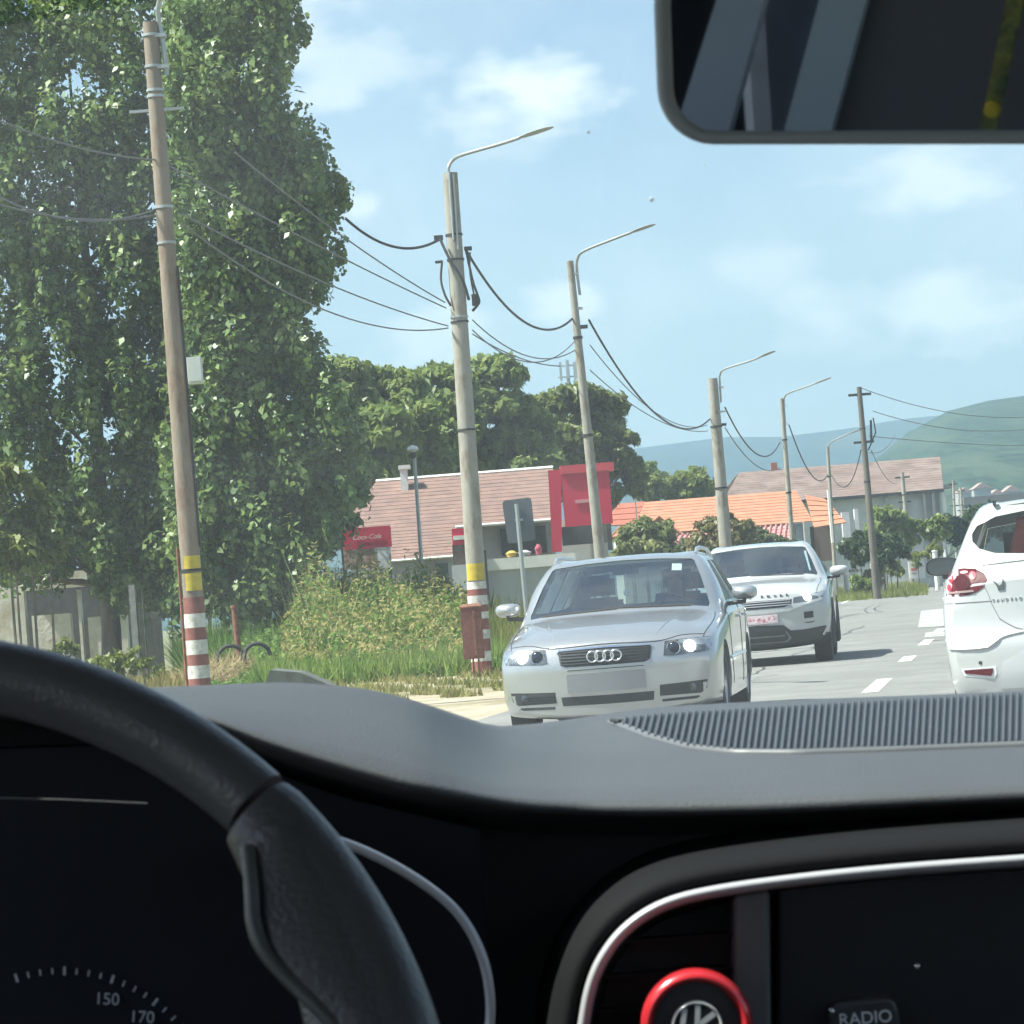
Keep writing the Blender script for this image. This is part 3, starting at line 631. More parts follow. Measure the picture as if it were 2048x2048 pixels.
    part('hanging_charm', mat('white_charm', (.7, .72, .72), .5), root, lambda m: (m.tube([(2.06, .0, 1.27), (2.05, .0, 1.14)], .003, 5), m.lathe([(.001, .035), (.022, .02), (.028, 0), (.018, -.02), (.001, -.03)], 12, Matrix.Translation((2.05, 0, 1.105)))), 60)
    place_person('person', 'person in dark clothes driving the silver estate car', Vector((2.62, -.36, .50)), M, mat('dark_shirt', (.03, .035, .05), .9), mat('dark_hair', (.015, .012, .01), .6))
    return root
estate()

# ---- white SUV behind it
WHITE = mat('white_paint', (.42, .43, .425), .3, coat=1, var=.015, vscale=2)
def suv():
    hv = road_vec(rad(7.2)); M = car_matrix(atY(1522, 1330, 38.7).xy.to_3d(), hv)
    root = empty('suv_car', label='white sport utility car with black lower bumper, behind the silver estate', cat='car'); root.matrix_world = M
    st = [(0, [(0, .30), (.60, .30), (.77, .37), (.845, .6), (.835, .80), (.78, .875), (.55, .905), (.3, .92), (0, .925)]),
          (.04, [(0, .27), (.68, .27), (.84, .35), (.90, .6), (.885, .83), (.82, .92), (.58, .95), (.3, .965), (0, .97)]),
          (.2, [(0, .25), (.74, .25), (.90, .34), (.945, .6), (.93, .87), (.86, .975), (.6, 1.015), (.3, 1.035), (0, 1.04)]),
          (.8, [(0, .24), (.76, .24), (.92, .33), (.955, .6), (.95, .93), (.885, 1.045), (.64, 1.085), (.3, 1.105), (0, 1.11)]),
          (1.15, [(0, .24), (.76, .24), (.925, .33), (.957, .62), (.952, .97), (.89, 1.075), (.68, 1.12), (.35, 1.14), (0, 1.145)]),
          (1.27, [(0, .24), (.76, .24), (.925, .33), (.957, .62), (.952, .98), (.895, 1.08), (.765, 1.17), (.4, 1.205), (0, 1.21)]),
          (1.6, [(0, .24), (.76, .24), (.925, .33), (.957, .62), (.952, 1.0), (.9, 1.09), (.75, 1.37), (.42, 1.405), (0, 1.415)]),
          (1.95, [(0, .24), (.76, .24), (.925, .33), (.957, .62), (.952, 1.02), (.905, 1.10), (.69, 1.53), (.42, 1.575), (0, 1.588)]),
          (2.4, [(0, .24), (.76, .24), (.925, .33), (.957, .62), (.952, 1.04), (.905, 1.12), (.67, 1.565), (.42, 1.61), (0, 1.622)]),
          (3.6, [(0, .24), (.76, .24), (.925, .33), (.957, .62), (.95, 1.08), (.90, 1.16), (.64, 1.52), (.38, 1.56), (0, 1.57)]),
          (4.0, [(0, .26), (.74, .26), (.91, .35), (.945, .62), (.93, 1.07), (.86, 1.16), (.62, 1.42), (.38, 1.46), (0, 1.47)]),
          (4.25, [(0, .3), (.68, .3), (.86, .38), (.92, .62), (.89, 1.0), (.82, 1.12), (.62, 1.15), (.38, 1.16), (0, 1.165)]),
          (4.35, [(0, .32), (.6, .32), (.78, .4), (.84, .6), (.8, .95), (.72, 1.03), (.55, 1.05), (.35, 1.057), (0, 1.064)])]
    def warp(x, y, z):
        k = .22 - .36 * min(1, max(0, (x - 2.0) / 2.3)); w = max(0, 1 - x / .35)
        return (x + k * (abs(y) / .9) ** 2.4 + w * (.6 * max(0, z - .75) ** 1.2 + .3 * max(0, .45 - z)), y, z)
    me = loft(st, warp); bv = bvh_of(me)
    ws = sym([(0, 1.188), (.4, 1.18), (.68, 1.155), (.775, 1.135), (.78, 1.16), (.69, 1.4), (.635, 1.515), (.6, 1.53), (.3, 1.555), (0, 1.563)])
    sw = [[(1.95, 1.15), (2.75, 1.17), (2.75, 1.5), (2.4, 1.49), (2.2, 1.4)], [(2.82, 1.18), (3.5, 1.2), (3.4, 1.47), (2.82, 1.5)]]
    cuts = [layers([(.55, 1.55, 3.8, .78, .78), (1.1, 1.45, 3.95, .84, .8), (1.53, 2.12, 3.7, .6, .56)]), prism_ax(ws, 'x', .9, 2.3)] + [prism_ax(s, 'y', -1.3, 1.3) for s in sw]
    R = .365; wx = (.88, 3.54); cuts += [cyl_y(x, R, R + .05, s * .62, s * 1.2) for x in wx for s in (-1, 1)]
    b = cut(me, cuts, 'body'); b.parent = root; b.data.materials.clear(); b.data.materials.append(WHITE); b.data.materials.append(DARKP)
    for p in b.data.polygons:
        p.use_smooth = True; p.material_index = 1 if p.center.z < .37 else 0
    b.data.set_sharp_from_angle(angle=rad(32))
    for x in wx:
        for s in (-1, 1):
            wheel(root, x, R, s * .80, R, .235, s)
            part('arch_trim', DARKP, root, lambda m: m.grid([[(x + rr * math.cos(t), s * yy, R + rr * math.sin(t)) for t in [math.pi * (-.12 + 1.24 * i / 24) for i in range(25)]] for rr, yy in ((R + .045, .93), (R + .05, .972), (R + .10, .967), (R + .105, .93))]), 50)
    patch('windscreen', bv, 'F', ws, -.012, WINDG, root, th=0, cell=.1)
    for s in sw:
        for ax in '+-': patch('side_window', bv, ax, s, -.01, SIDEG, root, th=0, cell=.2)
    # black lower bumper with its stepped upper edge, skid bar
    lb = patch('lower_bumper', bv, 'F', sym([(0, .275), (.62, .275), (.80, .34), (.875, .46), (.86, .475), (.60, .445), (.42, .445), (.33, .52), (0, .535)]), .008, DARKP, root)
    patch('skid_plate', bv, 'F', sym([(0, .30), (.36, .30), (.42, .35), (.36, .44), (.34, .445), (.39, .36), (.35, .312), (0, .312)]), .02, mat('grey_skid', (.16, .165, .17), .45), lb, th=.012)
    patch('skid_plate', bv, 'F', sym([(0, .375), (.34, .375), (.34, .392), (0, .392)]), .02, MATS['grey_skid'], lb, th=.012)
    g = patch('grille', bv, 'F', sym([(0, .745), (.36, .75), (.45, .79), (.46, .85), (0, .853)]), .004, DARKP, root)
    for z in (.775, .805, .835): patch('grille_bar', bv, 'F', sym([(0, z), (.44, z + .002), (.44, z + .012), (0, z + .01)]), .012, mat('grille_silver', (.45, .46, .47), .35, .6), g, th=.008)
    for s in (1, -1):
        hl = [(.47, .79), (.62, .80), (.86, .845), (.885, .92), (.86, .925), (.7, .895), (.48, .865)]
        o = hl if s > 0 else mirror(hl); q = patch('headlight', bv, 'F', o, .002, mat('suv_lamp_inner', (.16, .17, .18), .25, .5), root)
        p = hit(bv, 'F', s * .65, .85); Q = Matrix.Translation((p.x - .006, s * .65, .852)) @ Matrix.Rotation(-math.pi / 2, 4, 'Y')
        part('bulb', LAMP, q, lambda m: m.lathe([(.0005, .018), (.03, .014), (.052, 0), (.053, -.02)], 24, Q), 60)
        patch('headlight_lens', bv, 'F', o, .012, LENS, q, th=0)
        v = [(.60, .585), (.72, .59), (.72, .675), (.60, .67)]
        q = patch('bumper_vent', bv, 'F', v if s > 0 else mirror(v), .004, DARKP, root, th=.01)
        v = [(.59, .545), (.62, .525), (.70, .525), (.74, .55), (.70, .54), (.62, .538)]
        patch('fog_slot', bv, 'F', v if s > 0 else mirror(v), .004, DARKP, root, th=.01)
        mirror_housing(root, Matrix.Translation((1.85, s * 1.06, 1.17)) @ Matrix.Diagonal((1, s, 1, 1)), WHITE, CHROME, 1.05)
        seam('bonnet_gap', bv, 'T', [(.25, s * .78), (.6, s * .82), (1.0, s * .83), (1.3, s * .82)], .004, SEAM, root)
    patch('bumper_lip', bv, 'F', sym([(0, .695), (.42, .705), (.62, .775), (.86, .83), (.85, .815), (.62, .757), (.42, .688), (0, .678)]), .01, WHITE, root, th=.02)
    pl = patch('number_plate', bv, 'F', sym([(0, .555), (.26, .555), (.26, .665), (0, .665)]), .018, mat('plate_red_white', (.72, .6, .62), .5), root, th=.014)
    patch('plate_print', bv, 'F', sym([(0, .57), (.24, .57), (.24, .65), (0, .65)]), .0195, mat('plate_red_print', (.72, .62, .63), .5, var=.0, dirt=(.42, .08, .12), dscale=26, vscale=4), pl, th=0)
    # raised capitals along the bonnet edge
    for i, ch in enumerate('RANGE ROVER'):
        y = (5 - i) * .08; p = hit(bv, 'F', y, .905)
        if ch == ' ' or p is None: continue
        T = Matrix.Translation((p.x - .006, y, .905)) @ Matrix(((0, 0, -1), (-1, 0, 0), (0, 1, 0))).to_4x4()
        text_mesh('bonnet_letter', ch, .05, .008, T, DARKP, root)
    part('dashboard', DARKP, root, lambda m: m.hexa([(1.48, -.76, .7), (1.8, -.76, .7), (1.8, .76, .7), (1.48, .76, .7)], [(1.48, -.76, 1.1), (1.76, -.74, 1.06), (1.76, .74, 1.06), (1.48, .76, 1.1)]))
    for y in (-.38, .38): seat('front_seat', 2.72, y, .72, 1.22, root)
    patch('windscreen_wiper', bv, 'F', [(-.6, 1.155), (.1, 1.185), (.1, 1.195), (-.6, 1.168)], .012, SEAM, root, th=.01)
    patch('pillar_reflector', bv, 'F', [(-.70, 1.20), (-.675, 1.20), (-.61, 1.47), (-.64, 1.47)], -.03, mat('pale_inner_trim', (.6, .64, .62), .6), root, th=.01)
    return root
suv()

# ---- white hatchback in front of us, seen from behind
def hatch():
    hv = road_vec(rad(10.3)); rear = atY(2190, 1475, 18.55).xy.to_3d(); Lh = 4.06
    M = car_matrix(rear + Vector((*hv, 0)) * Lh, (-hv[0], -hv[1]))
    root = empty('hatchback_car', label='white hatchback seen from behind with lit red tail lamp', cat='car'); root.matrix_world = M
    st = [(0, [(0, .25), (.55, .25), (.7, .32), (.76, .5), (.74, .66), (.68, .74), (.5, .77), (.3, .78), (0, .785)]),
          (.1, [(0, .22), (.62, .22), (.78, .3), (.83, .5), (.81, .74), (.74, .83), (.5, .87), (.3, .885), (0, .89)]),
          (.5, [(0, .2), (.7, .2), (.83, .28), (.86, .55), (.85, .82), (.79, .91), (.55, .96), (.3, .975), (0, .98)]),
          (.95, [(0, .2), (.72, .2), (.84, .28), (.865, .55), (.855, .89), (.81, .98), (.62, 1.035), (.3, 1.055), (0, 1.06)]),
          (1.3, [(0, .2), (.72, .2), (.84, .28), (.866, .55), (.858, .91), (.82, 1.0), (.72, 1.22), (.4, 1.25), (0, 1.26)]),
          (1.75, [(0, .2), (.72, .2), (.84, .28), (.867, .55), (.86, .93), (.825, 1.02), (.65, 1.43), (.4, 1.475), (0, 1.485)]),
          (2.3, [(0, .2), (.72, .2), (.84, .28), (.868, .55), (.862, .95), (.825, 1.04), (.64, 1.465), (.4, 1.51), (0, 1.52)]),
          (3.3, [(0, .2), (.72, .2), (.84, .28), (.87, .56), (.864, .97), (.82, 1.06), (.625, 1.46), (.4, 1.505), (0, 1.515)]),
          (3.66, [(0, .24), (.72, .24), (.84, .3), (.872, .58), (.868, .97), (.81, 1.08), (.61, 1.45), (.4, 1.495), (0, 1.505)]),
          (3.74, [(0, .25), (.72, .25), (.84, .31), (.872, .58), (.868, .97), (.805, 1.085), (.615, 1.43), (.41, 1.47), (0, 1.48)]),
          (3.90, [(0, .27), (.71, .27), (.83, .32), (.872, .6), (.862, .96), (.785, 1.08), (.645, 1.20), (.42, 1.23), (0, 1.235)]),
          (3.95, [(0, .28), (.7, .28), (.82, .33), (.87, .6), (.855, .95), (.775, 1.06), (.62, 1.12), (.42, 1.14), (0, 1.145)]),
          (4.0, [(0, .29), (.66, .29), (.8, .34), (.855, .6), (.84, .92), (.76, 1.03), (.6, 1.065), (.4, 1.075), (0, 1.08)]),
          (4.05, [(0, .31), (.6, .31), (.74, .36), (.81, .58), (.80, .87), (.72, .97), (.57, .995), (.37, 1.003), (0, 1.008)])]
    def warp(x, y, z):
        k = .2 - .34 * min(1, max(0, (x - 1.8) / 2.1)); w = max(0, 1 - abs(4.06 - x) / .35)
        return (x + k * (abs(y) / .85) ** 2.4 + w * (-.10 * max(0, z - .66) + (.05 if z < .62 else max(0, .05 - (z - .62) * .5)) - .25 * max(0, .42 - z)), y, z)
    me = loft(st, warp, dx=.06); bv = bvh_of(me)
    rw = sym([(0, 1.165), (.35, 1.165), (.52, 1.18), (.615, 1.215), (.655, 1.265), (.655, 1.31), (.62, 1.36), (.5, 1.41), (.3, 1.435), (0, 1.445)])
    ws = sym([(0, 1.09), (.7, 1.05), (.6, 1.36), (0, 1.43)])
    sw = [[(1.75, 1.07), (2.5, 1.08), (2.5, 1.42), (2.1, 1.4)], [(2.58, 1.08), (3.3, 1.12), (3.15, 1.4), (2.58, 1.42)]]
    cuts = [layers([(.5, 1.3, 3.6, .74, .74), (1.0, 1.25, 3.76, .78, .74), (1.45, 1.95, 3.56, .56, .55)]), prism_ax(rw, 'x', 3.3, 5), prism_ax(ws, 'x', .8, 2.2)] + [prism_ax(s, 'y', -1.2, 1.2) for s in sw]
    R = .31; wx = (.82, 3.41); cuts += [cyl_y(x, R, R + .045, s * .58, s * 1.1) for x in wx for s in (-1, 1)]
    b = cut(me, cuts, 'body'); b.parent = root; b.data.materials.clear(); b.data.materials.append(WHITE)
    b.data.polygons.foreach_set('use_smooth', [True] * len(b.data.polygons)); b.data.set_sharp_from_angle(angle=rad(32))
    for x in wx:
        for s in (-1, 1): wheel(root, x, R, s * .75, R, .19, s)
    patch('rear_window', bv, 'R', rw, -.01, glass('hatch_glass', (.78, .80, .78), refl=.8, dust=.10, dustcol=(.6, .62, .6)), root, th=0, cell=.08)
    patch('windscreen', bv, 'F', ws, -.01, WINDG, root, th=0, cell=.1)
    for s in sw:
        for ax in '+-': patch('side_window', bv, ax, s, -.01, SIDEG, root, th=0, cell=.2)
    ring_ = [(y * 1.03, 1.30 + (z - 1.30) * 1.06) for y, z in rw]
    sp = MB(); pts = [(x, z) for x, z in ((-.60, 1.478), (-.4, 1.508), (0, 1.52), (.4, 1.508), (.60, 1.478))]
    rows = []
    for dx, dz in ((-.10, -.004), (.03, -.012), (.035, -.03), (-.06, -.045)): rows.append([(3.72 - .10 * (abs(y) / .6) ** 2 + dx, y, z + dz) for y, z in [tuple(q) for q in spline(pts, 5)]])
    sp.grid(rows).build('spoiler', WHITE, root, 50)
    part('roof_aerial', DARKP, root, lambda m: m.tube([(2.0, 0, 1.5), (2.15, 0, 1.62)], .006, 6))
    part('spoiler_clip', DARKP, root, lambda m: (m.box((3.70, .50, 1.497), (.05, .02, .03)), m.box((3.70, -.50, 1.497), (.05, .02, .03))))
    for s in (1, -1):
        tl = [(.845, .935), (.845, .99), (.83, 1.06), (.80, 1.095), (.72, 1.10), (.65, 1.092), (.595, 1.06), (.577, 1.02), (.60, .975), (.65, .945), (.70, .93), (.80, .928)]
        o = tl if s > 0 else mirror(tl); q = patch('tail_lamp', bv, 'R', o, .004, REDL, root, th=.03, cell=.04, smooth=60)
        patch('reverse_lamp', bv, 'R', [(s * a, z) for a, z in ((.665, .948), (.83, .945), (.83, .957), (.67, .962))], .012, mat('clear_lamp', (.28, .18, .18), .35), q, th=.01)
        ell = lambda y, z, ry, rz: [(s * y + ry * math.cos(a), z + rz * math.sin(a)) for a in [2 * math.pi * i / 16 for i in range(16)]]
        for y, z, ry, rz in ((.808, 1.045, .016, .030), (.822, .985, .013, .022), (.668, 1.052, .022, .026)):
            patch('lit_segment', bv, 'R', ell(y, z, ry, rz), .010, REDLIT, q, th=.008, cell=.02, dome=.004)
        patch('lamp_bowl', bv, 'R', [(s * .735 + .05 * math.cos(a), 1.01 + .05 * math.sin(a)) for a in [2 * math.pi * i / 20 for i in range(20)]], .008, mat('lamp_bowl_red', (.05, .004, .008), .6, spec=.05), q, th=.01, cell=.03, dome=.008)
        patch('lamp_glint', bv, 'R', ell(.722, 1.076, .026, .009), .011, mat('painted_glint_pink', (.5, .36, .36), .3), q, th=.006, cell=.02)  # pale pink ellipse paints a glint on the red lamp
        rf = [(.60, .42), (.76, .445), (.765, .465), (.585, .467), (.59, .44)]
        q = patch('bumper_reflector', bv, 'R', rf if s > 0 else mirror(rf), .008, REDL, root, th=.015)
        rf2 = [(.585, .40), (.765, .43), (.785, .475), (.565, .478), (.565, .43)]
        patch('reflector_surround', bv, 'R', rf2 if s > 0 else mirror(rf2), .003, mat('off_white_plastic', (.62, .63, .63), .45), q, th=.01)  # off-white plastic surround of the bumper reflector
        p = hit(bv, 'R', s * .66, .505); part('parking_sensor', DARKP, root, lambda m: m.lathe([(.012, .004), (.0005, .005)], 12, Matrix.Translation(p) @ Matrix.Rotation(math.pi / 2, 4, 'Y')))
        mirror_housing(root, Matrix.Translation((1.55, s * .94, 1.12)) @ Matrix.Diagonal((1, s, 1, 1)), mat('mirror_dark', (.05, .055, .06), .4), mat('mirror_glass_dark', (.16, .19, .22), .05, .9), 1.0)
        seam('tailgate_gap', bv, 'R', [(s * .66, 1.13), (s * .61, 1.0), (s * .58, .93), (s * .56, .86), (s * .52, .77)], .003, mat('soft_gap', (.22, .22, .22), .8), root)
        seam('bumper_gap', bv, 'R', [(s * .85, .885), (s * .70, .885), (s * .56, .885)], .004, MATS['soft_gap'], root)
        seam('rain_gutter', bv, 'T', [(1.9, s * .6), (2.6, s * .585), (3.5, s * .57)], .004, WHITE, root)
    seam('tailgate_crease', bv, 'R', [(-.6, 1.112), (-.3, 1.125), (0, 1.128), (.3, 1.125), (.6, 1.112)], .014, WHITE, root, off=-.004)
    seam('tailgate_gap', bv, 'R', [(-.52, .77), (-.4, .70), (-.2, .68), (0, .68), (.2, .68), (.4, .70), (.52, .77)], .005, MATS['soft_gap'], root)
    seam('bumper_crease', bv, 'R', [(-.84, .60), (-.62, .60), (-.5, .66), (-.3, .69)][::1], .012, WHITE, root, off=.002)
    seam('bumper_crease', bv, 'R', [(.84, .60), (.62, .60), (.5, .66), (.3, .69)], .012, WHITE, root, off=.002)
    lb = patch('lower_bumper', bv, 'R', sym([(0, .33), (.55, .335), (.52, .50), (.4, .56), (0, .57)]), .006, mat('lower_bumper_shading', (.48, .49, .49), .45), root)  # separate grey puts shading into the colour; the bumper is all white paint
    pl = patch('number_plate', bv, 'R', sym([(0, .74), (.26, .74), (.26, .85), (0, .85)]), .012, mat('plate_white', (.7, .7, .68), .5), root, th=.01)
    # dark horned badge and chrome model lettering on the tailgate
    bd = [(.475, .945), (.515, .945), (.522, .975), (.548, 1.01), (.53, 1.0), (.505, .975), (.49, .985), (.482, 1.018), (.472, 1.0)]
    patch('tailgate_badge', bv, 'R', mirror(bd), .006, mat('dark_badge', (.10, .11, .11), .3, .6), root, th=.008, cell=.02)
    for i, ch in enumerate('SANDERO'):
        p = hit(bv, 'R', -.55 + i * .028, .885); text_mesh('tailgate_letter', ch, .026, .003, Matrix.Translation(p + Vector((.002, 0, 0))) @ Matrix(((0, 0, 1), (1, 0, 0), (0, 1, 0))).to_4x4(), mat('grey_lettering', (.36, .37, .37), .4, .3), root)
    # inside: seats and a red quilted cover on the rear seat
    for y in (-.36, .36): seat('front_seat', 2.3, y, .6, 1.12, root)
    part('rear_seat', SEATM, root, lambda m: m.hexa([(3.1, -.66, .5), (3.2, -.66, .5), (3.2, .66, .5), (3.1, .66, .5)], [(3.35, -.6, 1.12), (3.45, -.6, 1.12), (3.45, .6, 1.12), (3.35, .6, 1.12)]))
    red = mat('red_fabric', (.62, .11, .09), .85, var=.35, vscale=9)
    rc = MB(); rows = []
    for i in range(9):
        z = 1.12 + .035 * i; k = i / 8
        rows.append([(3.50 + .012 * math.sin(i * 1.9 + y * 14) - .05 * k, y * (1 - .18 * k), z) for y in [-.45 + .9 * j / 20 for j in range(21)]])
    c = rc.grid(rows).build('red_seat_cover', red, root, 180); c.modifiers.new('s', 'SOLIDIFY').thickness = .05
    part('parcel_shelf', DARKP, root, lambda m: m.hexa([(3.5, -.6, 1.06), (3.76, -.58, 1.06), (3.76, .58, 1.06), (3.5, .6, 1.06)], [(3.5, -.6, 1.08), (3.76, -.58, 1.08), (3.76, .58, 1.08), (3.5, .6, 1.08)]))
    return root
hatch()
# ------------------------------------------------------------------ trees
def gx(px, Y): 
    p = atY(px, 1240, Y); return Vector((p.x, p.y, 0))
def sp(base, px, Y, pyt, pyb, r, dy=0):
    a = atY(px, (pyt + pyb) / 2, Y); return (a.x - base.x, dy, atY(px, pyb, Y).z, atY(px, pyt, Y).z, r)
b1 = gx(215, 60)
poplar(b1, 60, [(-150, -60), (450, -60), (450, 300), (460, 700), (440, 1190), (330, 1215), (290, 1180), (255, 1235), (205, 1195), (150, 1150), (60, 1165), (-20, 1150), (-150, 1160)],
       'tall leafy poplar on the left, its crown behind the striped pole', .2, 980, 100)
b2 = gx(470, 58)
poplar(b2, 58, [(330, -60), (590, -60), (600, 0), (622, 40), (608, 120), (585, 150), (568, 190), (590, 235), (610, 275), (632, 245), (645, 290), (668, 310), (672, 350), (694, 375), (698, 425), (676, 460), (690, 500), (672, 530), (645, 570), (662, 590), (640, 615), (606, 612), (625, 660), (668, 680), (655, 720), (690, 740), (672, 790), (715, 830), (735, 880), (742, 930), (752, 965), (728, 1000),
        (690, 1020), (700, 1050), (655, 1075), (640, 1120), (612, 1130), (600, 1190), (560, 1205), (510, 1235), (470, 1215), (440, 1230), (380, 1205), (330, 1180), (320, 600)],
       'broad leafy poplar right of the striped pole, above the rusty post', .12, 900, 110)
def crown_tree(name, label, base, blobs, n, lsize, lm, trunk_h, tr_r, cat='tree', group=None, bark=None, aspect=.6):
    """blobs: (dx, dy, z, rx, rz) ellipsoids of foliage clumps"""
    t = empty(name, base, 0, label, cat, group)
    def tr(m):
        m.tube([(0, 0, -.1), (.03, .02, trunk_h * .5), (0, 0, trunk_h)], [tr_r * 1.2, tr_r, tr_r * .8], 8)
        for dx, dy, z, rx, rz in blobs:
            if trunk_h < 1.3: m.tube([(dx * .9, dy * .9, -.05), (dx * .95, dy, z * .6), (dx, dy, z)], [.03, .02, .01], 5)      # many-stemmed shrub
            else: m.tube([(0, 0, trunk_h * .8), (dx * .5, dy * .5, (trunk_h + z) / 2), (dx, dy, z)], [tr_r * .5, tr_r * .35, .015], 5)
    part('trunk', bark or BARK, t, tr, 60)
    cs, rr = [], []
    for dx, dy, z, rx, rz in blobs:
        for i in range(26):
            d = RNG.normal(size=3); d /= np.linalg.norm(d); d *= (.55 + .45 * RNG.random()); d[2] = abs(d[2]) * (1 if RNG.random() < .75 else -1)
            cs.append((dx + d[0] * rx, dy + d[1] * rx, z + d[2] * rz)); w = (.22 + .2 * RNG.random()) * rx; rr.append((w, w, w * .75))
    C, d = clumped(cs, rr, n, .5); leaf_mesh('crown', C, lsize, d * .7 + np.array([0, -.2, .6]), lm, t, aspect, .4, droop=.6); return t
def blobs_px(base, Y, items):
    out = []
    for px, py, rpx, dy in items:
        p = atY(px, py, Y + dy); r = rpx / FPX * (Y + dy); out.append((p.x - base.x, dy, p.z, r, r * .9))
    return out
b = gx(720, 105)
crown_tree('broadleaf_tree', 'dense green tree behind the left end of the brown tiled roof', b, blobs_px(b, 105, [(690, 765, 60, 0), (740, 790, 75, 2), (640, 880, 90, 0), (760, 880, 85, -2), (800, 780, 60, 1), (700, 960, 90, 1), (620, 1000, 80, 1), (830, 850, 70, 0), (700, 850, 80, -1), (660, 800, 60, 1), (790, 940, 80, 0), (845, 930, 70, 1)]), 26000, .34, BACKL, 3, .25)
b = gx(900, 112)
crown_tree('broadleaf_tree', 'tall rounded green tree behind the shop roof and thick pole', b, blobs_px(b, 112, [(870, 775, 60, 0), (950, 775, 65, 1), (1000, 760, 50, 0), (900, 850, 80, -1), (980, 850, 80, 0), (1050, 860, 60, 1), (930, 940, 80, 2), (1010, 930, 80, 0), (870, 920, 70, 1), (1060, 930, 60, 0)]), 26000, .36, BACKL, 3, .28)
b = gx(1170, 118)
crown_tree('broadleaf_tree', 'yellowish green tree behind the red sign under the antenna', b, blobs_px(b, 118, [(1120, 820, 50, 0), (1165, 800, 45, 0), (1205, 830, 50, 1), (1120, 890, 65, -1), (1190, 890, 65, 0), (1235, 890, 40, 0), (1180, 960, 70, 1), (1250, 930, 35, 0), (1120, 960, 60, 0), (1270, 965, 28, 1)]), 20000, .34, leafmat('olive_leaves', [(.06, .10, .025), (.12, .165, .04), (.19, .21, .07)], .35), 3, .25)
b = gx(20, 46)
crown_tree('young_tree', 'bright yellow green leafy tree at the left edge of the view', b, blobs_px(b, 46, [(10, 990, 70, 0), (60, 1050, 55, .3), (-50, 1040, 80, 0), (30, 1110, 60, -.2), (100, 1100, 40, .2), (-60, 950, 60, .4)]), 4200, .17, YELL, 1.0, .06)
b = gx(250, 74)
crown_tree('hedge_thicket', 'dark leafy thicket behind the poplar trunks and old wall', b, blobs_px(b, 74, [(px, py, 62, (i % 3) - 1) for i, (px, py) in enumerate([(-60, 1120), (20, 1100), (100, 1120), (180, 1110), (260, 1125), (340, 1110), (420, 1120), (500, 1110), (580, 1120), (640, 1090), (60, 1190), (160, 1195), (300, 1190), (400, 1190), (500, 1190), (590, 1180), (-40, 1190), (230, 1050), (420, 1040), (560, 1030), (660, 1010)])]), 26000, .26, DARKL, 1.0, .06, cat='bush')
# ------------------------------------------------------------------ wild verge: weeds and grass
WEED = leafmat('weed_leaves', [(.08, .12, .025), (.13, .17, .04), (.22, .22, .065), (.30, .25, .11)], .35, .6, .2)
GRASS = leafmat('grass_blades', [(.07, .12, .022), (.12, .17, .035), (.2, .21, .06), (.28, .24, .10)], .35, .6, .2)
def weeds():
    n = 76000; px = RNG.uniform(380, 975, n); Y = RNG.uniform(48.5, 62, n)
    hmax = np.interp(px, [380, 480, 560, 600, 640, 680, 790, 840, 880, 930, 975], [.7, .9, 1.4, 2.25, 2.65, 2.4, 2.15, 2.1, 1.9, 1.6, 1.35]) * np.interp(Y, [48.5, 50, 52.5, 55, 62], [.2, .38, .62, .88, 1.05])
    # patchy: taller and lower stands
    x = (px - 1024) / FPX * Y; hmax = hmax * (.72 + .16 * np.sin(x * 3.1 + Y * 1.7) * np.sin(x * 1.3 - Y * .9) + .14 * np.sin(x * 7.3 + Y * 3.1) + .10 * np.sin(x * 13.1 - Y * 5)) 
    z = RNG.random(n) ** .7 * hmax; C = np.stack([x - (1240 - 1024) * 0, Y, z], 1)
    off = np.array([atY(p, 1250, y).x for p, y in zip(px[:1], Y[:1])])[0] - x[0]; C[:, 0] += off
    yel = (z / hmax > .76) & (RNG.random(n) < .55) & (px > 560)
    o = empty('weed_patch', (0, 0, 0), 0, 'tall tangled yellow green weeds beside the thick pole', 'weeds'); o['kind'] = 'stuff'
    leaf_mesh('green_growth', C[~yel], .105, (0, -.3, .6), leafmat('weed_green', [(.06, .13, .025), (.11, .20, .04), (.18, .27, .06)], .35, .6, .2), o, .5, .5, droop=0)
    leaf_mesh('seed_heads', C[yel] + np.array([0, 0, .1]), .085, (0, -.4, .2), leafmat('weed_yellow', [(.2, .2, .06), (.32, .29, .1), (.42, .36, .17)], .35, .7, .2), o, .4, .5, droop=0)
    k = 9000; i = RNG.choice(n, k); B = C[i].copy(); B[:, 2] = 0; H_ = (hmax[i] * (.7 + .36 * RNG.random(k)))[:, None]; lean = RNG.normal(size=(k, 3)) * .13; lean[:, 2] = 1
    w_ = np.cross(lean, RNG.normal(size=(k, 3))); w_ /= np.linalg.norm(w_, axis=1, keepdims=True); w_ *= .012 + .014 * RNG.random((k, 1)); bd_ = RNG.normal(size=(k, 3)) * .12; bd_[:, 2] = 0
    V = np.stack([B - w_, B + w_, B + lean * H_ * .6 + w_ * .7 + bd_ * .3, B + lean * H_ + bd_, B + lean * H_ * .6 - w_ * .7 + bd_ * .3], 1)
    me = bpy.data.meshes.new('stalks'); me.vertices.add(k * 5); me.vertices.foreach_set('co', V.reshape(-1).astype(np.float32)); me.loops.add(k * 5); me.loops.foreach_set('vertex_index', np.arange(k * 5, dtype=np.int32)); me.polygons.add(k); me.polygons.foreach_set('loop_start', np.arange(0, k * 5, 5, dtype=np.int32)); me.update(calc_edges=True); me.validate()
    mobj('stalks', me, leafmat('stalk_mix', [(.08, .16, .03), (.13, .21, .045), (.22, .25, .08), (.33, .30, .14)], .3, .6, .2), o)
weeds()
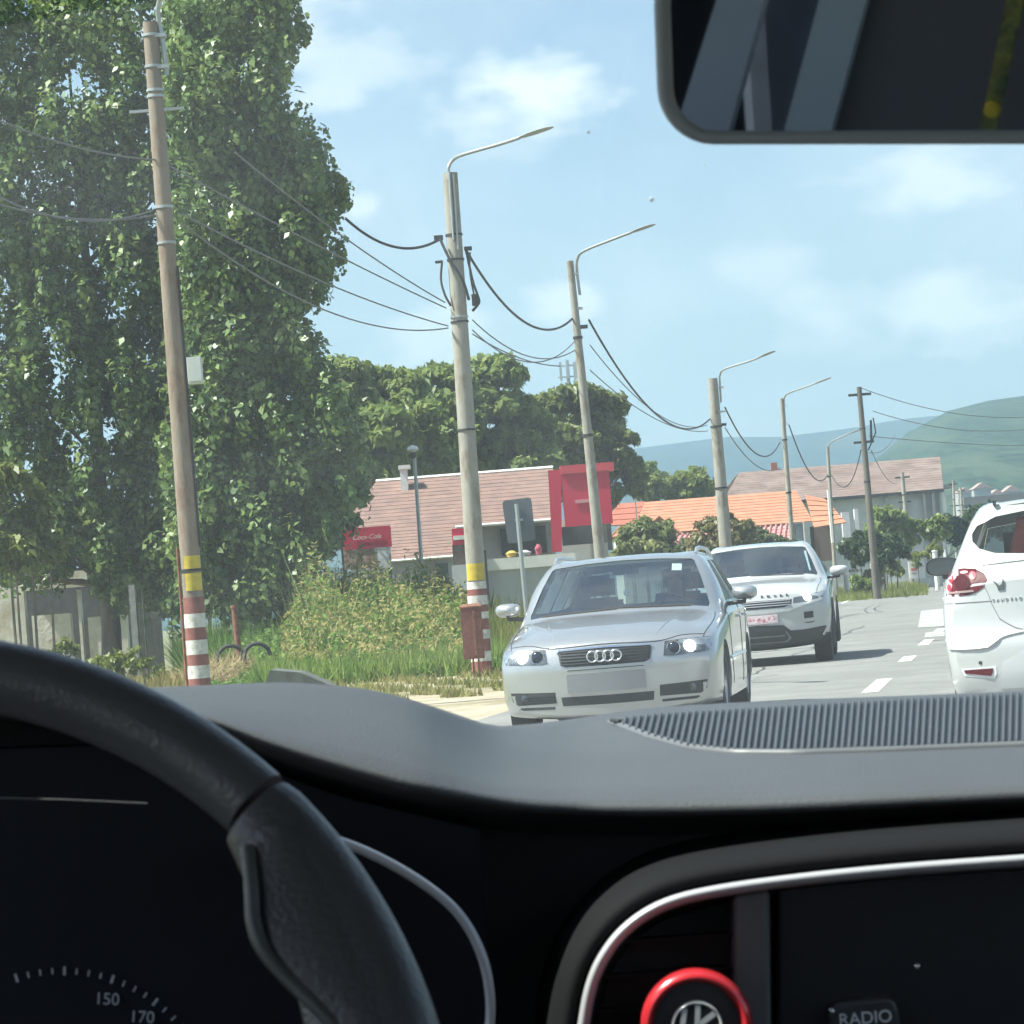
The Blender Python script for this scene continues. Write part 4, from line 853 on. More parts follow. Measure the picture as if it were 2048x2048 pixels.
def blades(name, label, rect, n, h, m, cond=None, z0=0):
    px = RNG.uniform(rect[0], rect[1], n); Y = RNG.uniform(rect[2], rect[3], n); P = np.array([atY(p, 1250, y) for p, y in zip(px, Y)]); P[:, 2] = z0
    if cond is not None: P = P[cond(px, Y)]
    k = len(P); rg = RNG; d = rg.normal(size=(k, 3)) * .35; d[:, 2] = 1; d /= np.linalg.norm(d, axis=1, keepdims=True); s = h * (.5 + rg.random(k))[:, None]
    w = np.cross(d, rg.normal(size=(k, 3))); w /= np.linalg.norm(w, axis=1, keepdims=True); w *= .014 + .01 * rg.random((k, 1))
    bend = rg.normal(size=(k, 3)) * .22 * h; V = np.stack([P - w, P + w, P + d * s + bend], 1)
    me = bpy.data.meshes.new(name); me.vertices.add(k * 3); me.vertices.foreach_set('co', V.reshape(-1).astype(np.float32)); me.loops.add(k * 3); me.loops.foreach_set('vertex_index', np.arange(k * 3, dtype=np.int32))
    me.polygons.add(k); me.polygons.foreach_set('loop_start', np.arange(0, k * 3, 3, dtype=np.int32)); me.update(calc_edges=True); me.validate()
    return tag(mobj(name, me, m), label, 'grass', kind='stuff')
blades('verge_grass', 'short dry grass round the foot of the striped pole', (-80, 620, 34, 60), 16000, .26, leafmat('dry_blades', [(.12, .14, .035), (.22, .20, .06), (.32, .26, .12)], .35, .6, .2), lambda px, Y: ~((px > 395) & (px < 640) & (Y < 53)))
blades('roadside_grass', 'low green grass fringing the dirt pull-in', (500, 1000, 46.8, 54), 15000, .36, leafmat('lush_grass', [(.08, .17, .03), (.14, .23, .045), (.25, .29, .09)], .4, .6, .2))
blades('meadow_grass', 'lush green grass below the poplars behind the rusty post', (370, 640, 54, 76), 16000, .75, leafmat('meadow', [(.05, .12, .025), (.10, .19, .04), (.17, .25, .06)], .4, .6, .2))
blades('dirt_tufts', 'sparse grass tufts scattered over the dirt pull-in', (640, 1010, 36, 47), 9000, .10, leafmat('tuft', [(.12, .15, .04), (.22, .22, .07), (.3, .27, .12)], .35, .6, .2), lambda px, Y: (np.sin(px * .031 + Y * 2.3) * np.sin(px * .013 - Y * 1.1 + 1) > .32))
blades('bank_grass', 'mown grass bank along the far left kerb', (1660, 1860, 118, 190), 9000, .30, GRASS)
blades('tall_grass', 'tall pale grass behind the thick pole and road sign', (940, 1120, 52, 62), 4000, .8, GRASS)
# flowering weeds by the ruined wall
crown_tree('flowering_weed', 'leafy weed with yellow flowers before the old concrete wall', gx(200, 50), [(0, 0, .45, .4, .3), (.35, 0, .6, .3, .25), (-.4, .1, .35, .35, .25), (.7, 0, .4, .3, .25)], 1100, .10, YELL, .4, .02, cat='plant')
crown_tree('flowering_weed', 'small leafy weed at the corner of the old concrete wall', gx(95, 47), [(0, 0, .6, .3, .3), (.2, 0, .8, .25, .25)], 500, .11, YELL, .3, .015, cat='plant')
# hay mound with half-buried tyres, rusty post
def mound():
    p0 = ground(450, 1378); rows = []
    for i in range(13):
        rr = i / 12; rows.append([(p0.x + 1.0 * rr * math.cos(t) * (1 + .1 * math.sin(3 * t)), p0.y + 1.5 * rr * math.sin(t), .42 * (1 - rr ** 2) * (1 + .12 * math.sin(5 * t + 7 * rr)) - .02) for t in [2 * math.pi * k / 32 for k in range(33)]])
    o = MB().grid(rows).build('soil_mound', mat('dry_hay', (.22, .18, .10), .95, var=.4, vscale=9, bump=.8, bscale=22), smooth=180); tag(o, 'mound of dry mown grass right of the striped pole', 'mound')
    n = 2600; a = RNG.random(n) * 6.283; q = RNG.random(n) ** .5; P = np.stack([p0.x + q * np.cos(a), p0.y + 1.5 * q * np.sin(a), .43 * (1 - q ** 2)], 1)
    leaf_mesh('straw', P, .3, (0, -.4, .8), leafmat('straw_blades', [(.2, .17, .08), (.32, .26, .13), (.4, .33, .18)], .2, .7, .2), o, .5, .4, kind='blade')
mound()
for px, py, lb in ((462, 1318, 'half-buried old tyre hoop, left of the pair by the rusty post'), (515, 1318, 'half-buried old tyre hoop, right of the pair by the rusty post')):
    p = atY(px, py, 50.5); M = Matrix.Translation((p.x, 50.5, .50)) @ Matrix.Rotation(math.pi / 2, 4, 'X') @ Matrix.Rotation(rad(8), 4, 'Y')
    o = MB().lathe([(.22 + .035 * math.cos(t), .06 * math.sin(t)) for t in [2 * math.pi * k / 10 for k in range(10)]], 30, M, True).build('old_tyre', TYRE, smooth=60); tag(o, lb, 'tyre', 'half-buried tyres')
p = gx(474, 51.5); RUST = mat('rusty_metal', (.20, .085, .05), .85, .1, var=.45, vscale=9, bump=.3, bscale=40)
o = MB().tube([(p.x, p.y, 0), (p.x - .03, p.y, 1.35)], .055, 10).tube([(p.x - .03, p.y, 1.35), (p.x - .03, p.y, 1.4)], .07, 10).build('rusty_post', RUST, smooth=50); tag(o, 'short rusty iron post standing behind the tyre hoops', 'post')
o = MB().prism([atY(540, 1340, 44), atY(600, 1345, 44), atY(690, 1384, 44), atY(660, 1398, 44), atY(520, 1395, 44)], (.0, 1.2, .0)).build('reflection_block', mat('reflection_grey_green', (.085, .095, .08), .9, var=.4, vscale=4, bump=.4, bscale=30)); mat('old_concrete', (.27, .265, .24), .9, var=.3, vscale=4, bump=.4, bscale=30); tag(o, 'low sloping grey green block standing in for a windscreen reflection by the dirt pull-in', 'reflection stand-in')  # solid grey-green block added in place of a dark windscreen reflection
# old wall on the left with an opening, posts and pale boards
OLDC = mat('old_plaster', (.66, .62, .54), .95, var=.2, vscale=1.6, dirt=(.5, .42, .31), dscale=1.3, bump=.4, bscale=20)
wl = empty('ruined_wall', gx(60, 64), 0, 'weathered concrete wall with a dark opening under the poplars', 'wall'); wb = wl.location.copy()
def wbox(name, m, px0, px1, pyt, pyb, Y, th, parent):
    a = atY(px0, pyt, Y); c = atY(px1, pyb, Y); z0 = max(0, c.z)
    return part(name, m, parent, lambda k: k.box(((a.x + c.x) / 2 - parent.location.x, Y + th / 2 - parent.location.y, (a.z + z0) / 2 - parent.location.z), (abs(c.x - a.x), th, max(.02, a.z - z0))))
wbox('wall_panel', OLDC, -120, 60, 1165, 1360, 64, .3, wl); wbox('wall_panel', OLDC, 63, 150, 1232, 1360, 64.02, .3, wl); wbox('wall_panel', OLDC, 153, 172, 1180, 1360, 63.98, .3, wl); wbox('wall_panel', OLDC, 175, 262, 1235, 1360, 64.03, .3, wl)
wbox('lintel', OLDC, 45, 175, 1150, 1172, 63.9, .4, wl)
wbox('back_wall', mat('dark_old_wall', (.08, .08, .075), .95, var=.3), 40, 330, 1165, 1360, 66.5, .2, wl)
for px0, px1, t_, lb in ((258, 282, 1170, 'square grey concrete post under the poplars, left of the striped pole'), (284, 296, 1178, 'slim dark concrete post beside the square grey one')):
    o = MB(); a = atY(px0, t_, 57); c = atY(px1, 1330, 57); o.box(((a.x + c.x) / 2, 57, a.z / 2), (c.x - a.x, .25, a.z)); tag(o.build('concrete_post', MATS['old_concrete']), lb, 'post')
pf = empty('board_fence', gx(320, 62), 0, 'pale vertical fence boards seen below the poplar crown', 'fence')
for i, px in enumerate((302, 318, 333, 347, 361)): wbox('board', mat('pale_board', (.40, .42, .42), .8, var=.2, vscale=4), px, px + 11, 1195 + (i % 2) * 6, 1330, 62, .03, pf)
wbox('rail', MATS['pale_board'], 300, 375, 1225, 1233, 62.04, .05, pf)

# ------------------------------------------------------------------ poles, lamps and cables
CONC = mat('pole_concrete', (.32, .305, .265), .9, var=.28, vscale=3, dirt=(.20, .17, .13), dscale=3, bump=.3, bscale=30, vstretch=(1, 1, .35)); WOOD = mat('pole_brown', (.25, .205, .16), .9, var=.25, vscale=3, dirt=(.17, .11, .075), dscale=3, bump=.3, bscale=25, vstretch=(1, 1, .3))
DKWOOD = mat('pole_dark_wood', (.12, .11, .09), .9, var=.3, vscale=4, vstretch=(1, 1, .3)); STEEL = mat('galvanised_steel', (.40, .42, .42), .45, .6, var=.1); CABLE = mat('black_cable', (.02, .022, .025), .6); WIRE = mat('grey_wire', (.12, .125, .13), .6)
WPAINT = mat('white_band_paint', (.62, .6, .56), .8, var=.2, vscale=8, dirt=(.4, .37, .33), dscale=9); RPAINT = mat('red_band_paint', (.22, .075, .06), .8, var=.3, vscale=8); YPLATE = mat('yellow_plate', (.50, .38, .03), .6, var=.2, vscale=9)
TOPS = {}
def pole(name, label, Y, top, base_px, r0, r1, m, group='street poles along the road', n=14):
    T = atY(*top, Y); B = atY(*base_px, Y); k = B.z / (B.z - T.z); B = B + (T - B) * k; B.y = Y; h = T.z
    e = empty(name, (B.x, Y, 0), 0, label, 'pole', group); ax = Vector((T.x - B.x, 0, h))
    P = lambda z, dx=0, dy=0: Vector((ax.x * z / h + dx, dy, z)); R_ = lambda z: r0 + (r1 - r0) * z / h
    part('shaft', m, e, lambda b: b.tube([P(z) for z in np.linspace(-.1, h, 9)], [R_(max(0, z)) for z in np.linspace(-.1, h, 9)], n), 60)
    return e, P, R_, h
def zpx(px, py, Y): return atY(px, py, Y).z
def band(e, P, R_, z0, z1, m, name='painted_band', ex=.004): return part(name, m, e, lambda b: b.lathe([(R_(z0) * .98, 0), (R_(z0) + ex, 0), (R_(z1) + ex, z1 - z0), (R_(z1) * .98, z1 - z0)], 20, Matrix.Translation(P(z0))), 40)
def lamp(e, P, R_, h, pts, Y, r, head=None, clampz=()):
    """lamp arm through photograph points (it reaches out over the road), luminaire at its end"""
    B = e.location; W_ = [atY(px, py, Y - dy) - B for px, py, dy in pts]
    Q = [Vector(q) for q in spline(W_, 6)]; arm = part('lamp_arm', STEEL, e, lambda b: b.tube(Q, r, 8), 60)
    d = (Q[-1] - Q[-3]).normalized(); a = Q[-1]; s = r * 2.4; u = Vector((0, 0, 1)); sd = d.cross(u).normalized(); L_ = r * 26
    def hd(b):
        rows = []
        for t, w, hh in ((0, .45, .5), (.12, .9, .8), (.4, 1.5, .85), (.8, 1.5, .6), (.97, 1.0, .4), (1, .5, .2)):
            c = a + d * (L_ * t); rows.append([c + sd * (math.cos(k) * s * w) + u * (math.sin(k) * s * .42 * hh) for k in [2 * math.pi * i / 12 for i in range(13)]])
        b.grid(rows); b.f.append(tuple(range(len(b.v) - 13, len(b.v) - 1)))
    part('lamp_head', mat('lamp_head_grey', (.32, .34, .36), .5), e, hd, 50)
    for z in clampz: part('arm_clamp', STEEL, e, lambda b: b.box(P(z) + Vector((R_(z) * .9, 0, 0)), (R_(z) * 2.2, R_(z) * 1.6, .04)))
# pole 1: brown, red and white foot
Y1 = 34; e, P, R_, h = pole('street_pole', 'brown street pole with red and white painted foot and two yellow plates, leftmost', Y1, (300, 45), (400, 1377), .125, .085, WOOD)
z = lambda py: zpx(380, py, Y1)
zz = [1195, 1228, 1256, 1281, 1310, 1332, 1358, 1385, 1412, 1440]
for i in range(len(zz) - 1): band(e, P, R_, max(.0, z(zz[i + 1])), z(zz[i]), RPAINT if i % 2 == 0 else WPAINT)
for a, c in ((1112, 1142), (1147, 1182)):
    zc = (z(a) + z(c)) / 2; hh = z(a) - z(c)
    part('warning_plate', YPLATE, e, lambda b: b.grid([[P(zc + k * hh / 2) + Vector(((R_(zc) + .008) * math.sin(t), -(R_(zc) + .008) * math.cos(t), 0)) for t in [rad(q) for q in range(-30, 80, 10)]] for k in (-1, 1)]), 60)
for py in (67, 130, 178, 190, 413, 485): zb = z(py); band(e, P, R_, zb, zb + .03, STEEL, 'steel_band', .012)
band(e, P, R_, z(1143), z(1138), SEAM, 'strap', .012)
p = atY(391, 742, Y1) - e.location
bx = part('meter_box', mat('pale_box', (.55, .57, .53), .6, var=.1), e, lambda b: b.box((p.x, -.05, p.z), (.16, .18, .30))); part('box_lid', MATS['pale_box'], bx, lambda b: b.box((p.x + .005, -.15, p.z + .01), (.145, .02, .27))); part('box_bracket', DARKP, bx, lambda b: b.box((p.x - .11, 0, p.z), (.1, .06, .26)))
part('service_pipe', RUST, e, lambda b: b.tube([P(.0, -R_(0) - .02, -.03), P(2.0, -R_(2) - .02, -.03)], .016, 7), 60)
part('service_cable', CABLE, e, lambda b: b.tube([P(zq, R_(zq) + .012, -.03) for zq in np.linspace(2.0, 5.2, 6)], .014, 6), 60)
lamp(e, P, R_, h, [(333, 150, 0), (328, 100, 0), (320, 55, 0), (316, 20, .05), (325, -8, .2), (360, -22, .9), (480, -60, 2.6)], Y1, .028, clampz=(z(67), z(130)))
part('cross_bracket', STEEL, e, lambda b: b.box(P(z(215), 0, 0), (.62, .05, .03)))
# pole 2: thick concrete, centre
Y2 = 46.2; e, P, R_, h = pole('street_pole', 'thick grey concrete street pole with curved lamp arm beside the rusty cabinet', Y2, (900, 346), (965, 1350), .155, .115, CONC, n=12)
z = lambda py: zpx(930, py, Y2)
zz = [1165, 1180, 1193, 1212, 1226, 1240, 1262, 1280, 1305, 1325, 1348]
for i in range(len(zz) - 1): band(e, P, R_, z(zz[i + 1]), z(zz[i]), WPAINT if i % 2 == 0 else RPAINT)
zc = (z(1128) + z(1163)) / 2; part('warning_plate', YPLATE, e, lambda b: b.grid([[P(zc + k * .13) + Vector(((R_(zc) + .01) * math.sin(t), -(R_(zc) + .01) * math.cos(t), 0)) for t in [rad(q) for q in range(-60, 65, 10)]] for k in (-1, 1)]), 60)
for py in (470, 520, 635, 645, 862): band(e, P, R_, z(py), z(py) + .03, DARKP if py != 635 else STEEL, 'steel_band', .014)
part('conduit', STEEL, e, lambda b: (b.tube([P(zq, -.01, -R_(zq) - .02) for zq in np.linspace(z(480), h, 5)], .022, 6), b.tube([P(zq, .05, -R_(zq) - .015) for zq in np.linspace(z(500), h - .05, 5)], .018, 6)), 60)
lamp(e, P, R_, h, [(897, 360, .1), (897, 335, .1), (908, 318, .12), (930, 308, .4), (1000, 288, 1.0), (1040, 275, 1.35)], Y2, .028)
def loop(pts, r, nm='cable_loop', m=CABLE): part(nm, m, e, lambda b: b.tube([Vector(q) for q in spline([atY(px, py, Y2 - dy) - e.location for px, py, dy in pts], 6)], r, 6), 60)
loop([(880, 478, .1), (900, 520, .2), (925, 560, .22), (938, 600, .15)], .024); loop([(884, 525, .05), (882, 560, .05), (890, 590, .1), (902, 612, .1)], .02); loop([(932, 500, .0), (945, 560, .1), (955, 590, .1), (958, 605, .05), (945, 622, 0)], .022); loop([(940, 505, .1), (940, 545, .1), (950, 600, .1)], .016)
part('cable_bracket', DARKP, e, lambda b: (b.box(atY(877, 476, Y2) - e.location, (.14, .06, .08)), b.box(atY(878, 524, Y2) - e.location, (.12, .05, .04)), b.box(atY(950, 600, Y2) - e.location, (.1, .06, .18)), b.box(atY(936, 497, Y2) - e.location, (.12, .06, .06))))
# rusty cabinet on two legs beside it
cb = empty('rusty_cabinet', (gx(943, 44.8).x, 44.8, 0), 0, 'rusty brown metal cabinet on two legs against the thick pole', 'cabinet')
zt = zpx(943, 1215, 44.8); zb = zpx(943, 1318, 44.8)
part('box', RUST, cb, lambda b: b.box((0, 0, (zt + zb) / 2), (.31, .22, zt - zb))); part('door', mat('rust_door', (.17, .06, .045), .8, var=.4, vscale=7), cb, lambda b: b.box((.0, -.118, (zt + zb) / 2), (.27, .012, zt - zb - .06)))
part('roof', RUST, cb, lambda b: b.hexa([(-.17, -.14, zt), (.17, -.14, zt), (.17, .12, zt), (-.17, .12, zt)], [(-.17, -.14, zt + .02), (.17, -.14, zt + .02), (.12, .1, zt + .06), (-.12, .1, zt + .06)])); part('door_rib', RUST, cb, lambda b: b.box((.03, -.13, (zt + zb) / 2), (.04, .012, zt - zb - .1)))
for s in (-.02, .06): part('leg', RUST, cb, lambda b: b.box((s, 0, zb / 2), (.03, .05, zb)))
# further poles: (label, Y, top, second point, r0, r1, material, lamp points)
FAR = [('slim grey street pole with lamp arm rising before the red shop sign', 56, (1140, 522), (1199, 1100), .125, .065, CONC, [(1160, 590, 0), (1154, 540, 0), (1156, 515, .1), (1172, 500, .3), (1235, 475, .9), (1262, 465, 1.2)]),
       ('stocky grey street pole with lamp arm above the trimmed bushes', 80, (1425, 757), (1446, 1025), .20, .135, CONC, [(1442, 805, 0), (1440, 770, 0), (1440, 750, .1), (1450, 738, .4), (1500, 722, 1.1), (1518, 715, 1.4)]),
       ('slim grey street pole with lamp arm left of the dark timber pole', 104, (1563, 797), (1582, 1050), .105, .075, CONC, [(1571, 850, 0), (1568, 810, 0), (1570, 793, .1), (1580, 785, .4), (1612, 774, 1.2), (1628, 768, 1.5)]),
       ('thin far street pole with lamp arm in front of the orange gable', 128, (1655, 893), (1667, 1095), .09, .07, CONC, [(1657, 930, 0), (1657, 900, 0), (1662, 885, .2), (1685, 873, .8), (1697, 868, 1.1)]),
       ('dark timber pole with cross arms and branching wires', 118, (1718, 774), (1742, 1050), .16, .10, DKWOOD, None),
       ('far pole with a bracket in front of the long white barn', 185, (1804, 945), (1819, 1110), .17, .12, CONC, None),
       ('distant thin pole before the right half of the barn', 240, (1845, 943), (1852, 1080), .13, .09, DKWOOD, None),
       ('distant thin pole near the right corner of the barn', 260, (1866, 951), (1872, 1080), .13, .09, DKWOOD, None),
       ('distant pole with a bulky top just right of the barn', 250, (1906, 961), (1912, 1085), .14, .10, CONC, None),
       ('farthest pole beside the white hatchback roof', 270, (1921, 975), (1928, 1085), .16, .12, CONC, None)]
for lb, Y, tp, bs, r0, r1, m, lp in FAR:
    e, P, R_, h = pole('street_pole', lb, Y, tp, bs, r0, r1, m, n=10)
    if lp: lamp(e, P, R_, h, lp, Y, .026 if Y < 100 else .03, clampz=(h - .25, h - .9))
    for k in (.55, .8): band(e, P, R_, h * k, h * k + .05, DARKP, 'steel_band', .015)
    if m is DKWOOD or Y > 180: part('cross_arm', DARKP, e, lambda b: (b.box(P(h - .3), (.9 if Y < 200 else .7, .1, .1)), b.box(P(h * .74), (.8, .1, .09))))
    if Y == 118: part('insulator_frame', DARKP, e, lambda b: (b.tube([P(h * .7, .15), P(h * .78, .5), P(h * .85, .45)], .03, 6), b.tube([P(h * .74, .3), P(h * .84, .35)], .05, 6)))
    if Y in (56, 80): part('cable_clamp', DARKP, e, lambda b: b.box(P(h - 1.25, R_(h) + .06), (.16, .06, .07)))
CN = [0]
def cable(label, A, B, sag, r, m=CABLE, n=24, grp='overhead cables'):
    a = atY(*A); b_ = atY(*B); P = [a.lerp(b_, i / n) - Vector((0, 0, sag * 4 * (i / n) * (1 - i / n))) for i in range(n + 1)]
    tag(MB().tube(P, r, 5).build('overhead_cable', m, smooth=60), label, 'cable', grp)
cable('thick black cable from the poplar crown to the thick pole', (690, 436, 44.5), (880, 478, 46.2), .28, .022)
cable('thick black cable from the thick pole to the slim lamp pole', (932, 500, 46.2), (1145, 637, 56), .62, .022)
cable('thick black cable from the slim lamp pole to the stocky pole', (1178, 640, 56), (1420, 838, 80), .95, .022)
cable('thick black cable from the stocky pole to the next lamp pole', (1450, 815, 80), (1560, 885, 104), .85, .022)
cable('thick black cable swooping down right of the fourth lamp pole', (1578, 850, 104), (1655, 950, 128), .9, .024)
cable('thin cable between the thin far pole and the timber pole', (1660, 945, 128), (1722, 900, 118), 1.0, .02)
for (a, b_, s, lb) in [((-30, 228, 31), (318, 320, 34), .1, 'upper wire running left from the brown pole'), ((318, 320, 34), (892, 616, 46.2), .05, 'upper wire from the brown pole to the thick pole'), ((-30, 380, 31), (312, 418, 34), .22, 'middle wire running left from the brown pole'), ((-30, 400, 31), (312, 430, 34), .12, 'lower wire running left from the brown pole'),
                       ((365, 428, 34), (896, 652, 46.2), .12, 'third wire down from the brown pole to the thick pole'), ((365, 448, 34), (896, 656, 46.2), .42, 'lowest wire down from the brown pole to the thick pole'), ((470, 305, 36), (890, 605, 46.2), .1, 'thin wire crossing the right edge of the poplar'),
                       ((945, 640, 46.2), (1150, 700, 56), .35, 'upper thin wire between thick pole and slim lamp pole'), ((945, 660, 46.2), (1150, 682, 56), .45, 'slack thin wire between thick pole and slim lamp pole'), ((945, 668, 46.2), (1120, 732, 56), .12, 'lower thin wire between thick pole and slim lamp pole'),
                       ((1180, 690, 56), (1415, 850, 80), .55, 'upper thin wire sagging towards the stocky pole'), ((1180, 740, 56), (1415, 862, 80), .35, 'lower thin wire sagging towards the stocky pole'), ((1450, 855, 80), (1560, 935, 104), .5, 'thin wire beyond the stocky pole'),
                       ((1722, 776, 118), (2100, 830, 128), .5, 'upper wire running right from the timber pole across the hill'), ((1745, 822, 118), (2100, 850, 130), .5, 'middle wire running right from the timber pole'), ((1738, 872, 118), (2100, 892, 126), .1, 'dark lower wire running right from the timber pole'),
                       ((1738, 905, 118), (1790, 870, 150), .3, 'short wire rising right of the timber pole'), ((1742, 900, 118), (1804, 955, 185), .8, 'wire from the timber pole to the barn pole')]:
    cable(lb, a, b_, s, .011 if a[2] < 60 else .016, WIRE)
# thin lamp post before the shop, back of a road sign
Y = 62; a = atY(828, 905, Y); b_ = gx(850, Y); e = empty('slim_post', (b_.x, Y, 0), 0, 'slim grey post with a small white lamp in front of the tiled roof', 'post')
part('shaft', STEEL, e, lambda m: m.tube([(0, 0, 0), (a.x - b_.x, 0, a.z)], [.05, .035], 8), 60); part('lamp_cap', mat('white_cap', (.75, .76, .74), .5), e, lambda m: m.lathe([(.001, .16), (.1, .12), (.12, .06), (.04, 0)], 12, Matrix.Translation((a.x - b_.x - .02, 0, a.z))), 50); part('lamp_lower', DARKP, e, lambda m: m.lathe([(.07, 0), (.06, -.1), (.035, -.12)], 10, Matrix.Translation((a.x - b_.x - .02, 0, a.z))))
Y = 52; q = [atY(px, py, Y) for px, py in ((1004, 1002), (1062, 994), (1072, 1080), (1016, 1088))]; b_ = gx(1055, Y); e = empty('road_sign', (b_.x, Y, 0), rad(0), 'back of a dark grey road sign on a leaning post', 'sign'); o_ = e.location
def rr_poly(q, r=.14):
    out = []
    for i in range(4):
        A, B, C_ = q[i - 1], q[i], q[(i + 1) % 4]; u = (A - B).normalized(); v = (C_ - B).normalized()
        for k in range(5):
            t = k / 4; out.append(B + u * (r * .5 * (1 - t) ** 2) + v * (r * .5 * t ** 2))
    return out
part('panel', mat('sign_back_grey', (.10, .115, .135), .5, var=.1), e, lambda m: m.prism([p - o_ for p in rr_poly(q)], (0, .02, 0))); part('post', STEEL, e, lambda m: m.tube([(0, -.05, 0), atY(1033, 1008, Y) - o_ + Vector((0, -.05, 0))], .038, 8), 60); part('clamp', STEEL, e, lambda m: m.box(atY(1038, 1040, Y) - o_ + Vector((0, -.03, 0)), (.14, .05, .04)))

# ------------------------------------------------------------------ buildings
def tiled(parent, name, A, B, C_, D, rows, m, step=.035, over=.02):
    """stepped roof courses between ridge A-B and eave D-C, each course its own part"""
    o = parent.location; n = (B - A).cross(D - A).normalized(); n = n if n.z > 0 else -n
    for i in range(rows):
        t0, t1 = i / rows, (i + 1) / rows + .004
        a, b_, c, d = A.lerp(D, t0), B.lerp(C_, t0), B.lerp(C_, t1), A.lerp(D, t1)
        lo = [a - o, b_ - o, c - o, d - o]; hi = [lo[0] + n * .012, lo[1] + n * .012, lo[2] + n * step, lo[3] + n * step]
        MB().hexa(lo, hi).build(name, m, parent)
def slab(parent, name, m, px0, px1, pyt, pyb, Y, th=.2, px0b=None, px1b=None, floor=False):
    q = [atY(px0, pyt, Y), atY(px1, pyt - (px1 - px0) * .0787 if not floor else pyt, Y)]
    a = atY(px0, pyt, Y); b_ = atY(px1, pyb, Y); o = parent.location; z1 = a.z; z0 = max(0, b_.z); xa, xb = a.x, b_.x
    return part(name, m, parent, lambda k: k.box(((xa + xb) / 2 - o.x, Y + th / 2 - o.y, (z0 + z1) / 2), (abs(xb - xa), th, max(.02, z1 - z0))))
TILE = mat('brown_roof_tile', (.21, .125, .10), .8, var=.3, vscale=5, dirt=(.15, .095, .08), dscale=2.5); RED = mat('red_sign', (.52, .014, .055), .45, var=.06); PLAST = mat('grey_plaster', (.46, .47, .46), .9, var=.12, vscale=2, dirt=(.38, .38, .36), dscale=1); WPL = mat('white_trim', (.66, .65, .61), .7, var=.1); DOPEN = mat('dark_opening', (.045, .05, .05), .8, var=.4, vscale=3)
sh = empty('shop_house', gx(960, 80), 0, 'low shop with brown tiled roof behind the weeds', 'building')
A, B = atY(752, 966, 84), atY(1106, 936, 84); C_, D = atY(1118, 1040, 79.5), atY(668, 1072, 79.5); B2 = B.copy(); A.z = B.z = (A.z + B.z) / 2; C_.z = D.z = (C_.z + D.z) / 2
tiled(sh, 'roof_course', A, B, C_, D, 14, TILE, .022); 
E_, F_ = atY(912, 1112, 77.2), atY(762, 1124, 77.2); E_.z = F_.z = (E_.z + F_.z) / 2
tiled(sh, 'roof_course', D.lerp(C_, .20), D.lerp(C_, .545), E_, F_, 9, TILE, .022)
A2, B2 = atY(752, 966, 84), atY(1106, 936, 84)
bk = 88.5; tiled(sh, 'roof_course', A, B, Vector((C_.x, bk, C_.z)), Vector((D.x, bk, D.z)), 8, TILE, .03)
part('ridge_cap', WPL, sh, lambda m: m.tube([A - sh.location + Vector((0, 0, .03)), B - sh.location + Vector((0, 0, .03))], .06, 6), 60); part('gutter', WPL, sh, lambda m: (m.tube([D - sh.location, D.lerp(C_, .21) - sh.location], .05, 6), m.tube([D.lerp(C_, .54) - sh.location, C_ - sh.location], .05, 6), m.tube([F_ - sh.location, E_ - sh.location], .04, 6)), 60)
xl, xr, ze = D.x, C_.x, D.z
part('wall', PLAST, sh, lambda m: m.box(((xl + xr) / 2 + .1 - sh.location.x, 84.2 - sh.location.y, ze / 2), (xr - xl - .5, 8.2, ze - .06)))
part('porch_wall', PLAST, sh, lambda m: m.box(((E_.x + F_.x) / 2 - sh.location.x, 78.6 - sh.location.y, E_.z / 2), (E_.x - F_.x - .1, 2.4, E_.z - .05)))
slab(sh, 'window', DOPEN, 1000, 1095, 1058, 1105, 79.85, .12); slab(sh, 'window', DOPEN, 905, 955, 1060, 1125, 79.9, .1); slab(sh, 'door', mat('green_door', (.06, .10, .07), .6), 870, 900, 1128, 1185, 77.3, .08)
ch = slab(sh, 'chimney', WPL, 799, 817, 935, 985, 83, .5); slab(sh, 'chimney_cap', WPL, 796, 820, 931, 937, 82.95, .6)
# signs
sg = empty('shop_banner', (gx(735, 76).x, 76, 0), 0, 'red banner with white script above a picture, left end of the shop', 'sign'); 
slab(sg, 'red_panel', RED, 686, 784, 1058, 1093, 76, .05); slab(sg, 'picture_panel', mat('picture_print', (.30, .17, .11), .6, var=.5, vscale=2.2, dirt=(.55, .42, .34), dscale=2), 686, 752, 1094, 1135, 76.02, .05); slab(sg, 'picture_panel', mat('picture_print_white', (.66, .66, .66), .6, var=.1, dirt=(.12, .13, .16), dscale=1.8, vscale=2), 753, 784, 1086, 1135, 76.01, .05)
a = atY(733, 1074, 75.98) - sg.location; text_mesh('script_lettering', 'Coca-Cola', .17, .004, Matrix.Translation(a) @ Matrix.Rotation(math.pi / 2, 4, 'X'), WPL, sg, .35)
for px in (690, 780): slab(sg, 'post', DARKP, px - 3, px + 3, 1058, 1240, 76.08, .05)
sg = empty('red_portal_sign', (gx(1165, 77).x, 77, 0), 0, 'big red sign box on a red portal at the shop entrance', 'sign')
slab(sg, 'sign_box', RED, 1122, 1226, 939, 1046, 77, .7); slab(sg, 'top_edge', mat('red_top', (.55, .05, .07), .4), 1120, 1228, 932, 940, 76.95, .8)
o_ = sg.location; part('red_column', RED, sg, lambda m: m.hexa([atY(px, py, Y) - o_ for px, py, Y in ((1105, 1105, 77), (1124, 1103, 77), (1124, 1103, 77.5), (1105, 1105, 77.5))], [atY(px, py, Y) - o_ for px, py, Y in ((1096, 941, 77), (1122, 939, 77), (1122, 939, 77.5), (1096, 941, 77.5))]))
